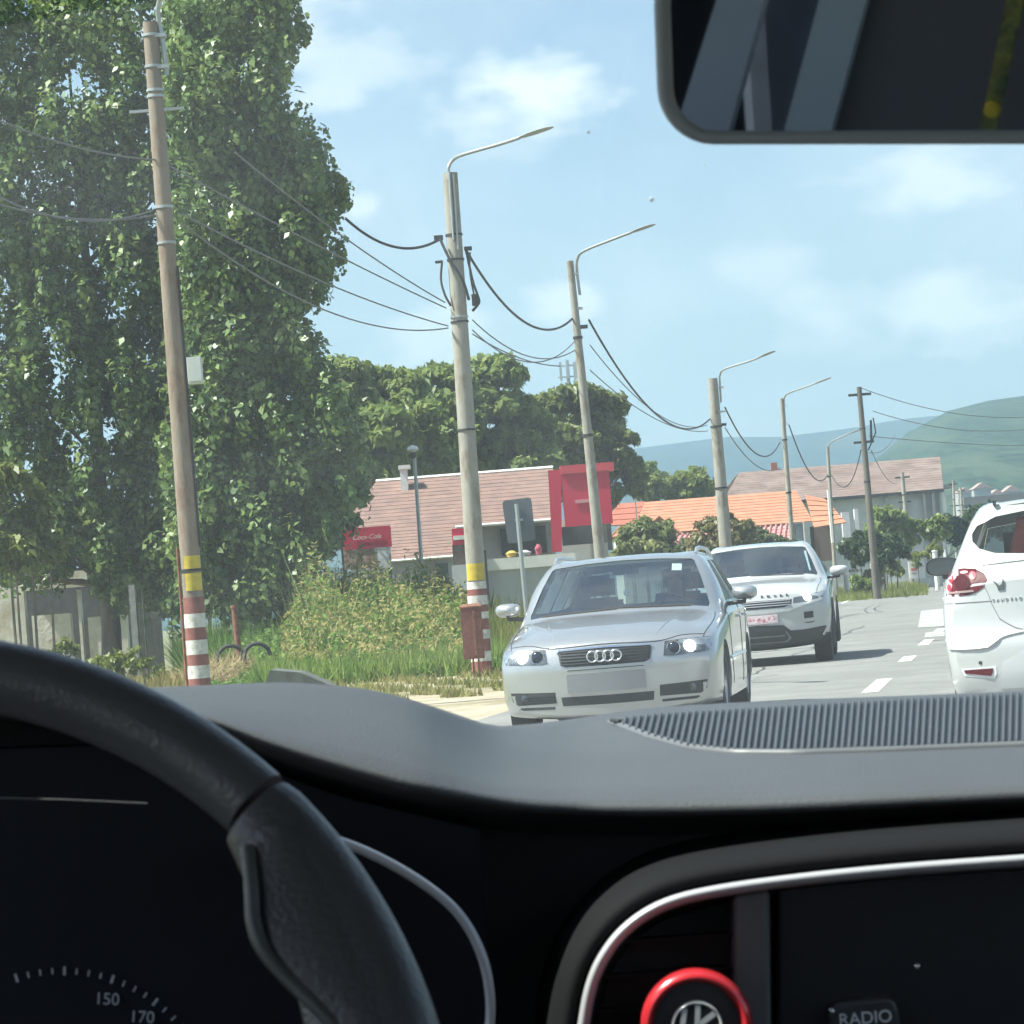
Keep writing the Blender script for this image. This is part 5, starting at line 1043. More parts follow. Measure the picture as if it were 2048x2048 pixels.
slab(sg, 'white_smudge', mat('faint_lettering', (.6, .25, .27), .6), 1150, 1186, 1000, 1004, 76.97, .02)
ca = empty('terrace_canopy', (gx(1170, 80).x, 80, 0), 0, 'dark open terrace under the red sign with a pale floor edge', 'terrace')
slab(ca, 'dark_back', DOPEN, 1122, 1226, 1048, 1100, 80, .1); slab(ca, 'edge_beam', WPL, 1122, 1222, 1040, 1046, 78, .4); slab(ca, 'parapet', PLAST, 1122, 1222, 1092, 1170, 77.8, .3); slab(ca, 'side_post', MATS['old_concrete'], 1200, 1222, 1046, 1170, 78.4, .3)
gw = empty('garden_wall', (gx(1060, 70).x, 70, 0), 0, 'grey rendered garden wall with a pale coping behind the road sign', 'wall')
slab(gw, 'wall_panel', mat('grey_render', (.40, .42, .43), .9, var=.1, vscale=1), 976, 1150, 1126, 1320, 70, .25); slab(gw, 'coping', WPL, 972, 1152, 1119, 1128, 69.9, .45); slab(gw, 'pier', DARKP, 972, 980, 1100, 1300, 69.8, .3)
ks = empty('red_kiosk_box', (gx(925, 73).x, 73, 0), 0, 'small red vending box with a white stripe left of the thick pole', 'kiosk'); slab(ks, 'red_top', RED, 903, 940, 1058, 1088, 73, .5); slab(ks, 'white_stripe', WPL, 906, 937, 1072, 1078, 72.97, .03); slab(ks, 'dark_front', mat('kiosk_front', (.10, .07, .06), .6, var=.5, vscale=4), 904, 939, 1089, 1130, 73.02, .46); slab(ks, 'base', PLAST, 903, 940, 1131, 1240, 73, .5)
for px0, px1, t_, b__, c, lb in ((1012, 1034, 1101, 1116, (.45, .30, .06), 'yellow cushion heap on the garden wall'), (1036, 1062, 1100, 1114, (.42, .40, .42), 'pale bundle on the garden wall beside the yellow one'), (1070, 1084, 1088, 1111, (.34, .07, .10), 'round red lantern shape beside the red column')):
    a = atY((px0 + px1) / 2, (t_ + b__) / 2, 70.05); rx = (px1 - px0) / 2 / FPX * 70; rz = (b__ - t_) / 2 / FPX * 70
    o = MB().lathe([(rx * math.cos(t) * (1 + .12 * math.sin(6 * t)) + .001, rz * math.sin(t)) for t in [math.pi * (-.5 + i / 10) for i in range(11)]], 14, Matrix.Translation(a)).build('bundle', mat('bundle_' + lb[:6], c, .8, var=.3, vscale=6), smooth=60); tag(o, lb, 'bundle')
# orange-roofed house
OR = mat('orange_roof_tile', (.43, .18, .10), .75, var=.2, vscale=2, dirt=(.33, .15, .09), dscale=1.5); PK = mat('pink_roof_sheet', (.52, .22, .20), .6, var=.1)
oh = empty('orange_house', gx(1440, 135), 0, 'house with bright orange tiled roof beyond the trimmed bushes', 'building'); o_ = oh.location
A, B, C_, D = atY(1285, 1003, 139), atY(1592, 983, 139), atY(1625, 1040, 133), atY(1225, 1077, 133); A.z = B.z = (A.z + B.z) / 2; C_.z = D.z = (C_.z + D.z) / 2
tiled(oh, 'roof_course', A, B, C_, D, 11, OR, .03); tiled(oh, 'roof_course', A, B, Vector((C_.x, 145, C_.z)), Vector((D.x, 145, D.z)), 6, OR, .05)
part('wall', mat('cream_plaster', (.55, .5, .43), .9, var=.12), oh, lambda m: m.box(((C_.x + D.x) / 2 - o_.x, 139 - o_.y, C_.z / 2), (C_.x - D.x - .8, 10.5, C_.z - .08)))
part('gable', mat('dim_gable', (.26, .21, .17), .9, var=.2), oh, lambda m: m.prism([atY(px, py, 132.4) - o_ for px, py in ((1275, 1072), (1318, 1036), (1362, 1070))], (0, .8, 0)))
part('gable_edge', OR, oh, lambda m: (m.tube([atY(1268, 1078, 132.3) - o_, atY(1318, 1032, 132.3) - o_, atY(1370, 1074, 132.3) - o_], .1, 6)), 60)
tiled(oh, 'lean_to_sheet', atY(1350, 1072, 131), atY(1585, 1050, 131), atY(1580, 1078, 128), atY(1330, 1103, 128), 4, PK, .04)
for i in range(22):
    a_ = atY(1355 + i * 10.4, 1071 - i * .98, 131) - o_; b_ = atY(1338 + i * 11, 1101 - i * 1.1, 128) - o_; part('sheet_rib', PK, oh, lambda m: m.tube([a_ + Vector((0, 0, .06)), b_ + Vector((0, 0, .06))], .045, 4))
slab(oh, 'window', mat('far_glass', (.25, .32, .36), .2), 1590, 1612, 1048, 1085, 133.2, .2); slab(oh, 'window_frame', WPL, 1606, 1612, 1044, 1090, 132.9, .2); slab(oh, 'porch', mat('porch_dark', (.16, .12, .10), .9), 1628, 1668, 1052, 1120, 133, 2)
tiled(oh, 'hip_course', atY(1610, 990, 134), atY(1650, 998, 134), atY(1692, 1046, 130), atY(1628, 1056, 130), 6, OR, .05)
tiled(oh, 'side_roof_course', atY(1215, 1010, 131), atY(1290, 1003, 131), atY(1270, 1050, 128), atY(1222, 1052, 128), 4, mat('dull_red_tile', (.33, .10, .06), .8, var=.2), .04)
slab(oh, 'stove_pipe', STEEL, 1268, 1275, 985, 1040, 127.5, .15); slab(oh, 'light_wall', WPL, 1655, 1668, 980, 1085, 127, .3)
for px0, px1, t_, b__ in ((1683, 1702, 1025, 1075), (1708, 1720, 1018, 1070)): slab(oh, 'pale_wall', mat('pale_wall_paint', (.6, .6, .6), .9, var=.15), px0, px1, t_, b__, 140, .4)
# long barn
bn = empty('long_barn', gx(1680, 200), 0, 'long white barn with a greyish brown tiled roof', 'building'); o_ = bn.location
BT = mat('barn_roof_tile', (.16, .11, .092), .85, var=.3, vscale=.9, dirt=(.21, .155, .135), dscale=.6)
A, B, C_, D = atY(1478, 945, 206), atY(1880, 914, 206), atY(1887, 978, 198), atY(1440, 1012, 198); A.z = B.z = (A.z + B.z) / 2; C_.z = D.z = (C_.z + D.z) / 2
tiled(bn, 'roof_course', A, B, C_, D, 14, BT, .022); tiled(bn, 'roof_course', A, B, Vector((C_.x, 214, C_.z)), Vector((D.x, 214, D.z)), 6, BT, .05)
part('wall', mat('barn_white', (.40, .42, .405), .9, var=.18, vscale=.4), bn, lambda m: m.box(((C_.x + D.x) / 2 - o_.x, 206 - o_.y, C_.z / 2), (C_.x - D.x - .6, 15, C_.z - .15)))
for px in (1850, 1868, 1883, 1812, 1775): slab(bn, 'buttress', mat('barn_grey', (.30, .31, .30), .9), px, px + 4, 985 - (px - 1850) * .0787, 1100, 198.1, .3)
part('eave_board', DARKP, bn, lambda m: m.box(((C_.x + D.x) / 2 - o_.x, 198 - o_.y, C_.z - .1), (C_.x - D.x, .2, .22)))
A, B = atY(1478, 945, 206), atY(1700, 935, 206); part('chimney', mat('brick_red', (.3, .13, .09), .9), bn, lambda m: m.box(atY(1548, 937, 206) - o_, (.45, .45, .8)))
# low far sheds, tree line and village at the foot of the hill
for i, (px0, px1, t_, b__, Y, c, lb) in enumerate([(1880, 1905, 975, 1100, 300, (.36, .38, .37), 'narrow grey shed just past the barn corner'), (1930, 2060, 1000, 1040, 420, (.10, .13, .13), 'long dark green shed at the foot of the hill')]):
    e = empty('far_shed', (gx((px0 + px1) / 2, Y).x, Y, 0), 0, lb, 'building'); slab(e, 'wall', mat('shed%d' % i, c, .9, var=.2, vscale=.3), px0, px1, t_, b__ + 60, Y, 4); slab(e, 'roof', mat('shed_roof', (.12, .12, .12), .8), px0 - 3, px1 + 3, t_ - 5, t_, Y - .4, 5)
for i, (px, py, w) in enumerate([(1925, 985, 26), (1960, 978, 34), (1990, 990, 30), (2020, 984, 36), (1945, 996, 28), (1975, 1000, 24)]):
    Y = 800 + 25 * i; a = atY(px, py, Y); s = w / FPX * Y; e = empty('village_house', (a.x, Y, 0), 0, 'tiny pale village house at the foot of the wooded hill, ' + ('leftmost of the row', 'second from the left', 'third from the left', 'rightmost of the row', 'low, left', 'low, middle')[i], 'building', 'village houses below the hill')
    part('wall', mat('village_wall', (.33, .32, .30), .9), e, lambda m: m.box((0, 0, a.z / 2), (s, 8, a.z))); part('roof', mat('village_roof', (.34, .22, .18), .9), e, lambda m: m.prism([(-s * .55, -4.4, a.z), (s * .55, -4.4, a.z), (0, -4.4, a.z + s * .35)], (0, 8.8, 0)))
# telecom antenna above the trees
an = empty('antenna_mast', gx(1135, 160), 0, 'grey antenna panels poking above the trees', 'antenna'); o_ = an.location
a = atY(1135, 735, 160) - o_; part('mast', STEEL, an, lambda m: m.tube([(a.x, 0, 0), (a.x, 0, a.z + .4)], [.16, .09], 8), 60)
for dx, dz in ((-.38, 0), (.0, .1), (.36, -.05), (.5, .05)): part('panel', mat('antenna_panel', (.35, .42, .47), .5), an, lambda m: m.box((a.x + dx, -.15, a.z + dz - .2), (.13, .1, 1.0)))
part('frame', STEEL, an, lambda m: (m.box((a.x, 0, a.z + .1), (1.1, .07, .07)), m.box((a.x, 0, a.z - .5), (1.1, .07, .07))))
# bushes and yard trees
def bush(name, label, px, Y, items, n, ls, lm, cat='bush', th=.3, grp=None): 
    b = gx(px, Y); return crown_tree(name, label, b, blobs_px(b, Y, items), n, ls, lm, th, .05, cat, grp)
bush('clipped_bush', 'dense round clipped bush in front of the pink lean-to roof', 1290, 96, [(1262, 1078, 34, 0), (1318, 1072, 34, 0), (1290, 1062, 32, 0), (1260, 1110, 36, -.3), (1325, 1108, 36, -.2), (1290, 1105, 40, -.4)], 5200, .22, leafmat('bush_leaves', [(.06, .095, .022), (.13, .165, .045), (.24, .25, .10)], .3))
bush('clipped_bush', 'brownish round bush below the stocky pole', 1445, 98, [(1420, 1068, 32, 0), (1468, 1064, 34, 0), (1445, 1052, 30, 0), (1410, 1100, 34, -.2), (1485, 1090, 32, 0), (1450, 1095, 40, -.3)], 5200, .22, leafmat('brown_bush_leaves', [(.08, .085, .025), (.16, .155, .055), (.26, .22, .10)], .3))
bush('shrub', 'grey green shrub between the brown bush and the slim pole', 1540, 104, [(1520, 1080, 26, 0), (1560, 1090, 22, 0), (1590, 1098, 22, 0), (1380, 1098, 24, .5)], 2600, .24, leafmat('grey_shrub', [(.06, .09, .04), (.10, .13, .06), (.14, .16, .08)], .3))
bush('umbrella_tree', 'dark flat-topped tree above the yard by the road', 1740, 130, [(1705, 1098, 30, 0), (1735, 1088, 32, 0), (1768, 1094, 34, .3), (1795, 1102, 24, 0), (1720, 1108, 28, -.4), (1760, 1110, 30, -.3)], 4500, .26, DARKL, 'tree', 1.2)
bush('yard_tree', 'mid green yard tree in front of the barn wall', 1780, 160, [(1775, 1040, 34, 0), (1760, 1065, 34, 0), (1805, 1062, 36, .5), (1840, 1068, 34, .5), (1870, 1064, 32, .2)], 4500, .32, BACKL, 'tree', 2)
bush('yard_tree', 'bluish dark tree mass right of the barn, above the far yard', 1905, 210, [(1890, 1062, 34, 0), (1925, 1065, 36, 0), (1960, 1050, 40, .5), (2000, 1045, 44, .5), (1945, 1085, 34, 0)], 4500, .42, DARKL, 'tree', 2)
bush('tree_row', 'yellow green scrub behind the orange roof', 1350, 190, [(1310, 975, 28, 0), (1345, 978, 26, 0), (1380, 970, 30, 0), (1405, 975, 26, 0), (1325, 995, 28, 0), (1365, 995, 30, 0), (1400, 990, 30, 0), (1290, 985, 26, 0)], 5000, .45, YELL, 'tree', 1.5)
bush('tree_row', 'dark green tree row left of the yellow scrub behind the roofs', 1300, 220, [(1290, 945, 24, 0), (1395, 950, 18, 0), (1320, 962, 20, 0), (1360, 962, 20, 0)], 2400, .45, BACKL, 'tree', 1.5)
for lb, px, Y, it in (('low flowering shrub at the roadside beyond the white utility car', 1722, 128, [(1712, 1165, 16, 0), (1735, 1172, 18, 0)]), ('round dark green shrub beside the yard gate post', 1745, 134, [(1745, 1158, 22, 0)]), ('yellow green shrub left of the white roadside sign', 1788, 140, [(1780, 1130, 18, 0), (1795, 1142, 14, 0)]), ('pale shrub right of the white roadside sign', 1840, 150, [(1835, 1118, 18, 0), (1868, 1105, 18, 0)])):
    bush('roadside_shrub', lb, px, Y, it, 900, .2, BACKL if 'dark' in lb or 'low' in lb else YELL, grp='roadside shrubs')
# yard things by the far kerb
e = empty('roadside_sign', (gx(1827, 150).x, 150, 0), 0, 'small white roadside board with red and grey lines of print', 'sign'); slab(e, 'board', WPL, 1817, 1838, 1123, 1156, 150, .06); slab(e, 'print', mat('print_red', (.45, .12, .10), .7), 1822, 1834, 1137, 1141, 149.97, .02); slab(e, 'print', mat('print_grey', (.3, .3, .3), .7), 1822, 1835, 1128, 1131, 149.97, .02); slab(e, 'print', MATS['print_grey'], 1823, 1833, 1146, 1148, 149.97, .02); slab(e, 'leg', DARKP, 1819, 1821, 1156, 1175, 150.02, .03); slab(e, 'leg', DARKP, 1834, 1836, 1155, 1175, 150.02, .03)
for px, t_, w, m, lb in ((1762, 1118, 6, MATS['old_concrete'], 'grey concrete gate post by the yard'), (1742, 1128, 4, WPL, 'white gate post by the yard'), (1690, 1130, 5, WPL, 'pale round-topped roadside marker beside the white utility car'), (1869, 1100, 5, WPL, 'white stone marker in the far yard')):
    Y = 138; a = atY(px, t_, Y); s = w / FPX * Y; tag(MB().lathe([(s, 0), (s, a.z - .1), (s * 1.25, a.z - .08), (s * 1.25, a.z - .02), (.001, a.z)], 8, Matrix.Translation((a.x, Y, 0))).build('yard_post', m, smooth=40), lb, 'post')
e = empty('yard_table', (gx(1778, 142).x, 142, 0), 0, 'low pale stone bench or trough in the yard', 'bench'); slab(e, 'top', WPL, 1762, 1795, 1108, 1114, 142, .8); slab(e, 'support', MATS['old_concrete'], 1766, 1772, 1114, 1150, 142.1, .5); slab(e, 'support', MATS['old_concrete'], 1785, 1791, 1114, 1150, 142.1, .5)
e = empty('stone_statue', (gx(1853, 160).x, 160, 0), 0, 'grey stone pillar shape standing in the far yard', 'statue'); a = atY(1853, 1062, 160); part('pillar', mat('grey_stone', (.33, .36, .35), .9, var=.15), e, lambda m: m.lathe([(.34, 0), (.34, .3), (.27, .35), (.25, a.z * .55), (.2, a.z * .8), (.1, a.z * .85), (.13, a.z * .93), (.001, a.z)], 10, Matrix.Translation((a.x - e.location.x, 0, 0))), 50); part('plinth', MATS['grey_stone'], e, lambda m: m.box((a.x - e.location.x, 0, .25), (1.2, .8, .5)))
e = empty('yard_fence', (gx(1720, 140).x, 140, 0), 0, 'pale low fence panels under the flat-topped tree', 'fence')
for px in (1692, 1700, 1708, 1716): slab(e, 'panel', mat('fence_pale', (.45, .48, .48), .8), px, px + 6, 1122, 1170, 140, .05)
slab(e, 'rail', MATS['old_concrete'], 1690, 1724, 1140, 1143, 140.06, .05)
# ------------------------------------------------------------------ our own car's cabin
DASH = mat('dash_plastic', (.060, .064, .068), .52, var=.13, vscale=5, bump=.22, bscale=700, spec=.5); DASHD = mat('dash_dark_plastic', (.04, .043, .047), .75, bump=.15, bscale=600, spec=.15); GLOSSB = mat('gloss_black', (.022, .023, .026), .35, spec=.5)
LEATHER = mat('wheel_leather', (.085, .087, .092), .31, bump=.12, bscale=500, spec=.5); SATIN = mat('satin_silver', (.46, .46, .48), .35, .25); VENTD = mat('vent_black', (.022, .022, .025), .55)
db = empty('dashboard', car(0, 1.45, 0), -HEAD, 'grey plastic dashboard with ribbed vent, centre console and instrument binnacle', 'dashboard')
IV = Matrix.Translation(db.location) @ Matrix.Rotation(-HEAD, 4, 'Z'); IVI = IV.inverted()
def L_(p): return IVI @ Vector(p)
cols = [-500, -250, -60, 80, 200, 320, 420, 490, 560, 630, 700, 760, 820, 880, 940, 1000, 1060, 1120, 1200, 1300, 1450, 1600, 1750, 1900, 2048, 2250, 2500]
far = dict(x=[-500, -60, 200, 420, 560, 700, 800, 900, 1000, 1060, 1150, 1300, 2048, 2500], y=[1430, 1380, 1378, 1370, 1365, 1374, 1393, 1424, 1452, 1448, 1437, 1416, 1381, 1352])
ridge = dict(x=[-500, -60, 220, 400, 540, 700, 900, 1100, 1300, 1500, 1800, 2048, 2500], y=[1450, 1392, 1400, 1436, 1488, 1540, 1590, 1617, 1622, 1619, 1606, 1594, 1570])
def smooth_col(t, x): return pchip(t['x'], t['y'], np.array([x], float))[0]
xs = np.array(sorted(set(list(np.linspace(-500, 2500, 91))))); rows = [[] for _ in range(13)]
for x in xs:
    fy = smooth_col(far, x); ry = smooth_col(ridge, x); hump = np.interp(x, [300, 420, 850, 1010, 1150], [1, 1, 1, .35, 0]); df = 1.95 - .33 * hump; dr = 1.45 - .03 * hump
    for k, t in enumerate((-.30, -.18, -.07, 0, .08, .2, .38, .6, .8, .93, 1.0)):
        if t <= 0: py = ry + (-t) * 160; d = dr + [.075, .05, .012, 0][k]
        else: py = ry + (fy - ry) * (t ** .9); d = dr + (df - dr) * t ** (1.5)
        rows[k].append(L_(at(x, py, d)))
    rows[11].append(L_(at(x, fy + 14, df + .04))); rows[12].append(L_(at(x, fy + 90, df + .12)))
MB().grid(rows).build('top_pad', DASH, db, 180)
# dark front face under the pad
fr = [[L_(at(x, smooth_col(ridge, x) + dy, d)) for x in np.linspace(-500, 2500, 61)] for dy, d in ((40, 1.53), (110, 1.515), (240, 1.50), (480, 1.48), (800, 1.46))]
MB().grid(fr).build('lower_fascia', DASHD, db, 180)
# ribbed defrost and speaker grille set in the pad
gl = [(1225, 1441), (1300, 1470), (1380, 1492), (1470, 1502), (1600, 1503), (1800, 1497), (2048, 1487), (2500, 1465)]; gu = [(1225, 1440), (1300, 1430), (1380, 1424), (1470, 1419), (1600, 1411), (1800, 1400), (2048, 1387), (2500, 1364)]
def pad_depth(x, py):
    fy = smooth_col(far, x); ry = smooth_col(ridge, x); t = min(1, max(0, (py - ry) / (fy - ry))) ** (1 / .9); return 1.45 + .5 * t ** 1.5
gxs = np.linspace(1228, 2480, 60); lowy = lambda x: np.interp(x, [p[0] for p in gl], [p[1] for p in gl]); upy = lambda x: np.interp(x, [p[0] for p in gu], [p[1] for p in gu])
base = MB().grid([[L_(at(x, lowy(x) * (1 - t) + upy(x) * t, pad_depth(x, lowy(x) * (1 - t) + upy(x) * t) - .004)) for x in gxs] for t in (0, .25, .5, .75, 1)]).build('vent_base', VENTD, db, 180)
for i in range(92):
    x = 1250 + i * 13.3; lo, up = lowy(x), upy(x)
    lean = np.interp(x, [1250, 1500, 2048], [26, 12, 2])
    P = []
    for t in np.linspace(0.02, .98, 7):
        py = lo * (1 - t) + up * t; P.append(L_(at(x + lean * (t - .5) * (lo - up) / 90, py - 2, pad_depth(x, py) - .0115)))
    if len(P) > 1: MB().tube(P, [.0009] * 2 + [.001] * 5, 5).build('grille_rib', mat('rib_plastic', (.055, .058, .062), .5), db, 60)
part('grille_lip', mat('dash_edge', (.11, .115, .12), .45), db, lambda m: m.tube([L_(at(x, lowy(x) + 5, pad_depth(x, lowy(x)) - .008)) for x in np.linspace(1222, 2480, 50)], .0028, 8), 60)
part('pad_joint', VENTD, db, lambda m: m.tube([L_(at(px, py, d)) for px, py, d in ((1222, 1440, 1.855), (1240, 1443, 1.84))], .0012, 6))
# centre console: padded bezel, silver trim, vent, divider, radio
cp = [(1150, 2200), (1165, 2060), (1182, 1970), (1212, 1905), (1260, 1850), (1330, 1808), (1430, 1782), (1600, 1758), (1800, 1738), (2048, 1720), (2300, 1702), (2520, 1690)]
tr = [tuple(q) for q in spline(cp, 6)]
def offs(path, o, d):
    out = []
    for i, p in enumerate(path):
        a = np.array(path[max(0, i - 1)]); b_ = np.array(path[min(len(path) - 1, i + 1)]); t = (b_ - a) / np.linalg.norm(b_ - a); n_ = np.array([t[1], -t[0]])
        out.append(L_(at(p[0] + n_[0] * o, p[1] + n_[1] * o, d)))
    return out
MB().grid([offs(tr, o, d) for o, d in ((8, 1.405), (26, 1.400), (48, 1.404), (70, 1.425), (88, 1.46), (110, 1.52))]).build('console_bezel', mat('bezel_plastic', (.008, .0085, .0095), .8, spec=.12, bump=.12, bscale=700), db, 180)
MB().grid([offs(tr, o, d) for o, d in ((-14, 1.408), (-12, 1.3975), (-4, 1.393), (5, 1.393), (11, 1.398), (12, 1.41))]).build('console_trim', SATIN, db, 180)
MB().grid([offs(tr, o, d) for o, d in ((-10, 1.405), (-24, 1.425), (-30, 1.44))]).build('console_inner_edge', GLOSSB, db, 180)
bp = [L_(at(px, py, 1.45)) for px, py in ((1250, 1780), (2520, 1660), (2520, 2260), (1150, 2260))]; MB().add(bp, [(0, 1, 2, 3)]).build('console_back', VENTD, db)
for i, py in enumerate((1880, 1948, 2016, 2084)):
    MB().hexa([L_(at(px, y, d)) for px, y, d in ((1190, py + 12, 1.418), (1466, py - 8, 1.418), (1466, py - 14, 1.446), (1190, py + 6, 1.446))], [L_(at(px, y, d)) for px, y, d in ((1190, py + 6, 1.416), (1466, py - 14, 1.416), (1466, py - 20, 1.444), (1190, py, 1.444))]).build('vent_slat', mat('slat_plastic', (.03, .03, .032), .4), db)
def panel(name, m, pts, d, th, parent, bev=0):
    o = MB().prism([L_(at(px, py, d)) for px, py in pts], IV.to_3x3().inverted() @ (FW * th)).build(name, m, parent)
    if bev: b_ = o.modifiers.new('b', 'BEVEL'); b_.width = bev; b_.segments = 3
    return o
panel('console_divider', mat('divider_plastic', (.12, .125, .13), .5), [(1468, 1790), (1540, 1780), (1545, 2250), (1470, 2250)], 1.406, .03, db, .003)
rd = panel('radio', GLOSSB, [(1556, 1776), (2520, 1690), (2520, 2250), (1556, 2250)], 1.42, .03, db, .002)
bt = panel('radio_button', mat('button_black', (.06, .063, .065), .3), [(1662, 2012), (1680, 2005), (1775, 1996), (1790, 2001), (1797, 2020), (1806, 2090), (1658, 2096)], 1.410, .012, rd, .0022)
fM = Matrix((RT, UP, -FW)).transposed(); up_l = (IV.to_3x3().inverted() @ fM)
T = Matrix.Translation(L_(at(1731, 2037, 1.4095))) @ up_l.to_4x4() @ Matrix.Rotation(rad(5), 4, 'Z'); text_mesh('button_lettering', 'RADIO', .0082, .0003, T, mat('print_white', (.85, .86, .86), .5), bt)
part('button_glint', CHROME, bt, lambda m: m.lathe([(.0017, 0), (.001, .0012), (.0001, .0015)], 10, Matrix.Translation(L_(at(1663, 2022, 1.4085))) @ up_l.to_4x4()), 60)
part('radio_screw', CHROME, rd, lambda m: m.lathe([(.0017, 0), (.0011, .0011), (.0001, .0014)], 12, Matrix.Translation(L_(at(1834, 1932, 1.4185))) @ up_l.to_4x4()), 60)
# instrument binnacle
panel('cluster_back', mat('cluster_face', (.020, .022, .027), 1, spec=0), [(-600, 1520), (250, 1490), (420, 1500), (540, 1545), (700, 1600), (960, 1660), (1000, 2300), (-600, 2300)], 1.46, .02, db)
ct = [tuple(q) for q in spline([(560, 1655), (640, 1672), (715, 1696), (800, 1738), (880, 1792), (930, 1845), (963, 1910), (978, 1975), (980, 2040), (968, 2120), (945, 2220)], 6)]
part('cluster_trim', SATIN, db, lambda m: m.tube([L_(at(px, py, 1.33)) for px, py in ct], .0027, 8, flat=.8), 60)
MB().grid([[L_(at(px, py, d)) for px, py in [(p[0] + o, p[1] - o * .5) for p in ct]] for o, d in ((0, 1.335), (-6, 1.455))]).build('cluster_hood', DASHD, db, 180)
part('cluster_edge', mat('edge_grey', (.04, .045, .045), .5), db, lambda m: m.tube([L_(at(px, py, 1.36)) for px, py in ((-120, 1592), (0, 1597), (120, 1599), (295, 1607))], .0005, 6), 60)
dial = empty('dial', (0, 0, 0)); dial.parent = db; cx, cy, RR = 125, 2249, 307; TICK = mat('dial_print', (.42, .44, .46), .6)
for i in range(17):
    a = rad(-17.5 + 4.55 * i); big = i % 4 == 0; l = 17 if big else 12; w = 2.6 if big else 1.7
    q = [(cx + (RR + s * l / 2) * math.sin(a) + t * w * math.cos(a), cy - (RR + s * l / 2) * math.cos(a) + t * w * math.sin(a)) for s, t in ((-1, -1), (1, -1), (1, 1), (-1, 1))]
    MB().prism([L_(at(px, py, 1.457)) for px, py in q], IV.to_3x3().inverted() @ (FW * .0006)).build('dial_tick', TICK, dial)
for s, px, py, a in (('150', 214, 1999, -3), ('170', 284, 2035, -3)):
    text_mesh('dial_numeral', s, .0082, .0003, Matrix.Translation(L_(at(px, py, 1.457))) @ up_l.to_4x4() @ Matrix.Rotation(rad(a), 4, 'Z'), TICK, dial)
# steering wheel
wc = car(-.373, .922, .951); ti, yw, RW = rad(23.44), rad(8.81), .188
e1 = CU * math.cos(yw) + CV * math.sin(yw); bb = -CU * math.sin(yw) + CV * math.cos(yw); e2 = CZ * math.cos(ti) + bb * math.sin(ti); e3 = e1.cross(e2)
sw = empty('steering_wheel', wc, 0, 'black leather steering wheel rim with a thick grip section', 'steering wheel')
WP = lambda a, r=RW, h=0: e1 * (r * math.cos(a)) + e2 * (r * math.sin(a)) + e3 * h
def arc(a0, a1, n, r=RW): return [WP(rad(a0 + (a1 - a0) * i / n), r) for i in range(n + 1)]
# angles measured from 3 o'clock; the leather joint sits at 41 degrees
part('rim', LEATHER, sw, lambda m: m.tube(arc(42.5, 401 - 62, 110), .0128, 20), 60)
gr = MB(); a0, a1, k = 41.6, -22, 40; rows = []
for i in range(k + 1):
    t = i / k; a = rad(a0 + (a1 - a0) * t); ins = np.interp(t, [0, .06, .25, .5, .75, 1], [.002, .006, .011, .018, .026, .034]); hh = .0135 + .0015 * math.sin(math.pi * t) - (.0012 if i == 0 else 0)
    rows.append([WP(a, RW + (.0132 - (.001 if i == 0 else 0)) * math.cos(q) * (1 if math.cos(q) > 0 else 0) + (-(.0142 + ins) * abs(math.cos(q)) ** .8 if math.cos(q) <= 0 else 0), hh * math.sin(q)) for q in [2 * math.pi * j / 28 for j in range(29)]])
gr.grid(rows); gr.f.append(tuple(range(28))); g_ = gr.build('grip', mat('grip_leather', (.07, .072, .076), .36, bump=.15, bscale=420), sw, 60)
# thumb-rest edge that turns into the spoke
def on_wheel(px, py, h):
    d_ = pixdir(px, py); t = (wc + e3 * h - CAM).dot(e3) / d_.dot(e3); return CAM + d_ * t - wc
th_ = [on_wheel(px, py, h) for px, py, h in ((496, 1695, .0125), (500, 1735, .0135), (505, 1785, .0135), (508, 1840, .013), (528, 1900, .012), (580, 1962, .011), (640, 2020, .011), (700, 2085, .010), (760, 2160, .009))]
pad_o = [(592, 1640), (612, 1690), (642, 1740), (682, 1805), (716, 1865), (746, 1925), (772, 1985), (792, 2055), (808, 2125), (820, 2200)]; pad_i = [(500, 1662), (494, 1700), (500, 1750), (506, 1800), (512, 1850), (532, 1905), (582, 1965), (642, 2023), (702, 2088), (762, 2163)]
po, pi_ = spline(pad_o, 4), spline(pad_i, 4)
MB().grid([[on_wheel(*(np.array(a_) * (1 - t) + np.array(b_) * t), h) for a_, b_ in zip(pi_, po)] for t, h in ((-.10, -.004), (-.05, .006), (0, .011), (.2, .0132), (.5, .0142), (.8, .0150), (1, .0138))]).build('thumb_pad', MATS['grip_leather'], sw, 180)
part('thumb_ridge', mat('ridge_leather', (.085, .092, .092), .42), sw, lambda m: m.tube([Vector(q) for q in spline(th_, 5)], .0026, 8), 60)
def spoke(s):
    rows = []
    for h in (.010, -.012):
        rows.append([WP(rad(a), RW - d_, h) for a, d_ in ((14, .022), (6, .045), (0, .06), (-6, .088), (-12, .12))]); 
    rows = [[WP(rad(90 + s * (a - 90) if False else a), RW - d_, h) for a, d_ in ls] for h in (.011,) for ls in ([(14, .018), (10, .040), (4, .058), (-2, .076), (-6, .10), (-8, .125)], [(-2, .014), (-8, .040), (-12, .060), (-16, .080), (-22, .10), (-28, .125)])]
    if s < 0: rows = [[e1 * -(v.dot(e1)) + e2 * v.dot(e2) + e3 * v.dot(e3) for v in r] for r in rows]
    o = MB().grid(rows).build('spoke', mat('spoke_plastic', (.035, .038, .042), .45), sw, 180); o.modifiers.new('s', 'SOLIDIFY').thickness = .016
spoke(1); spoke(-1)
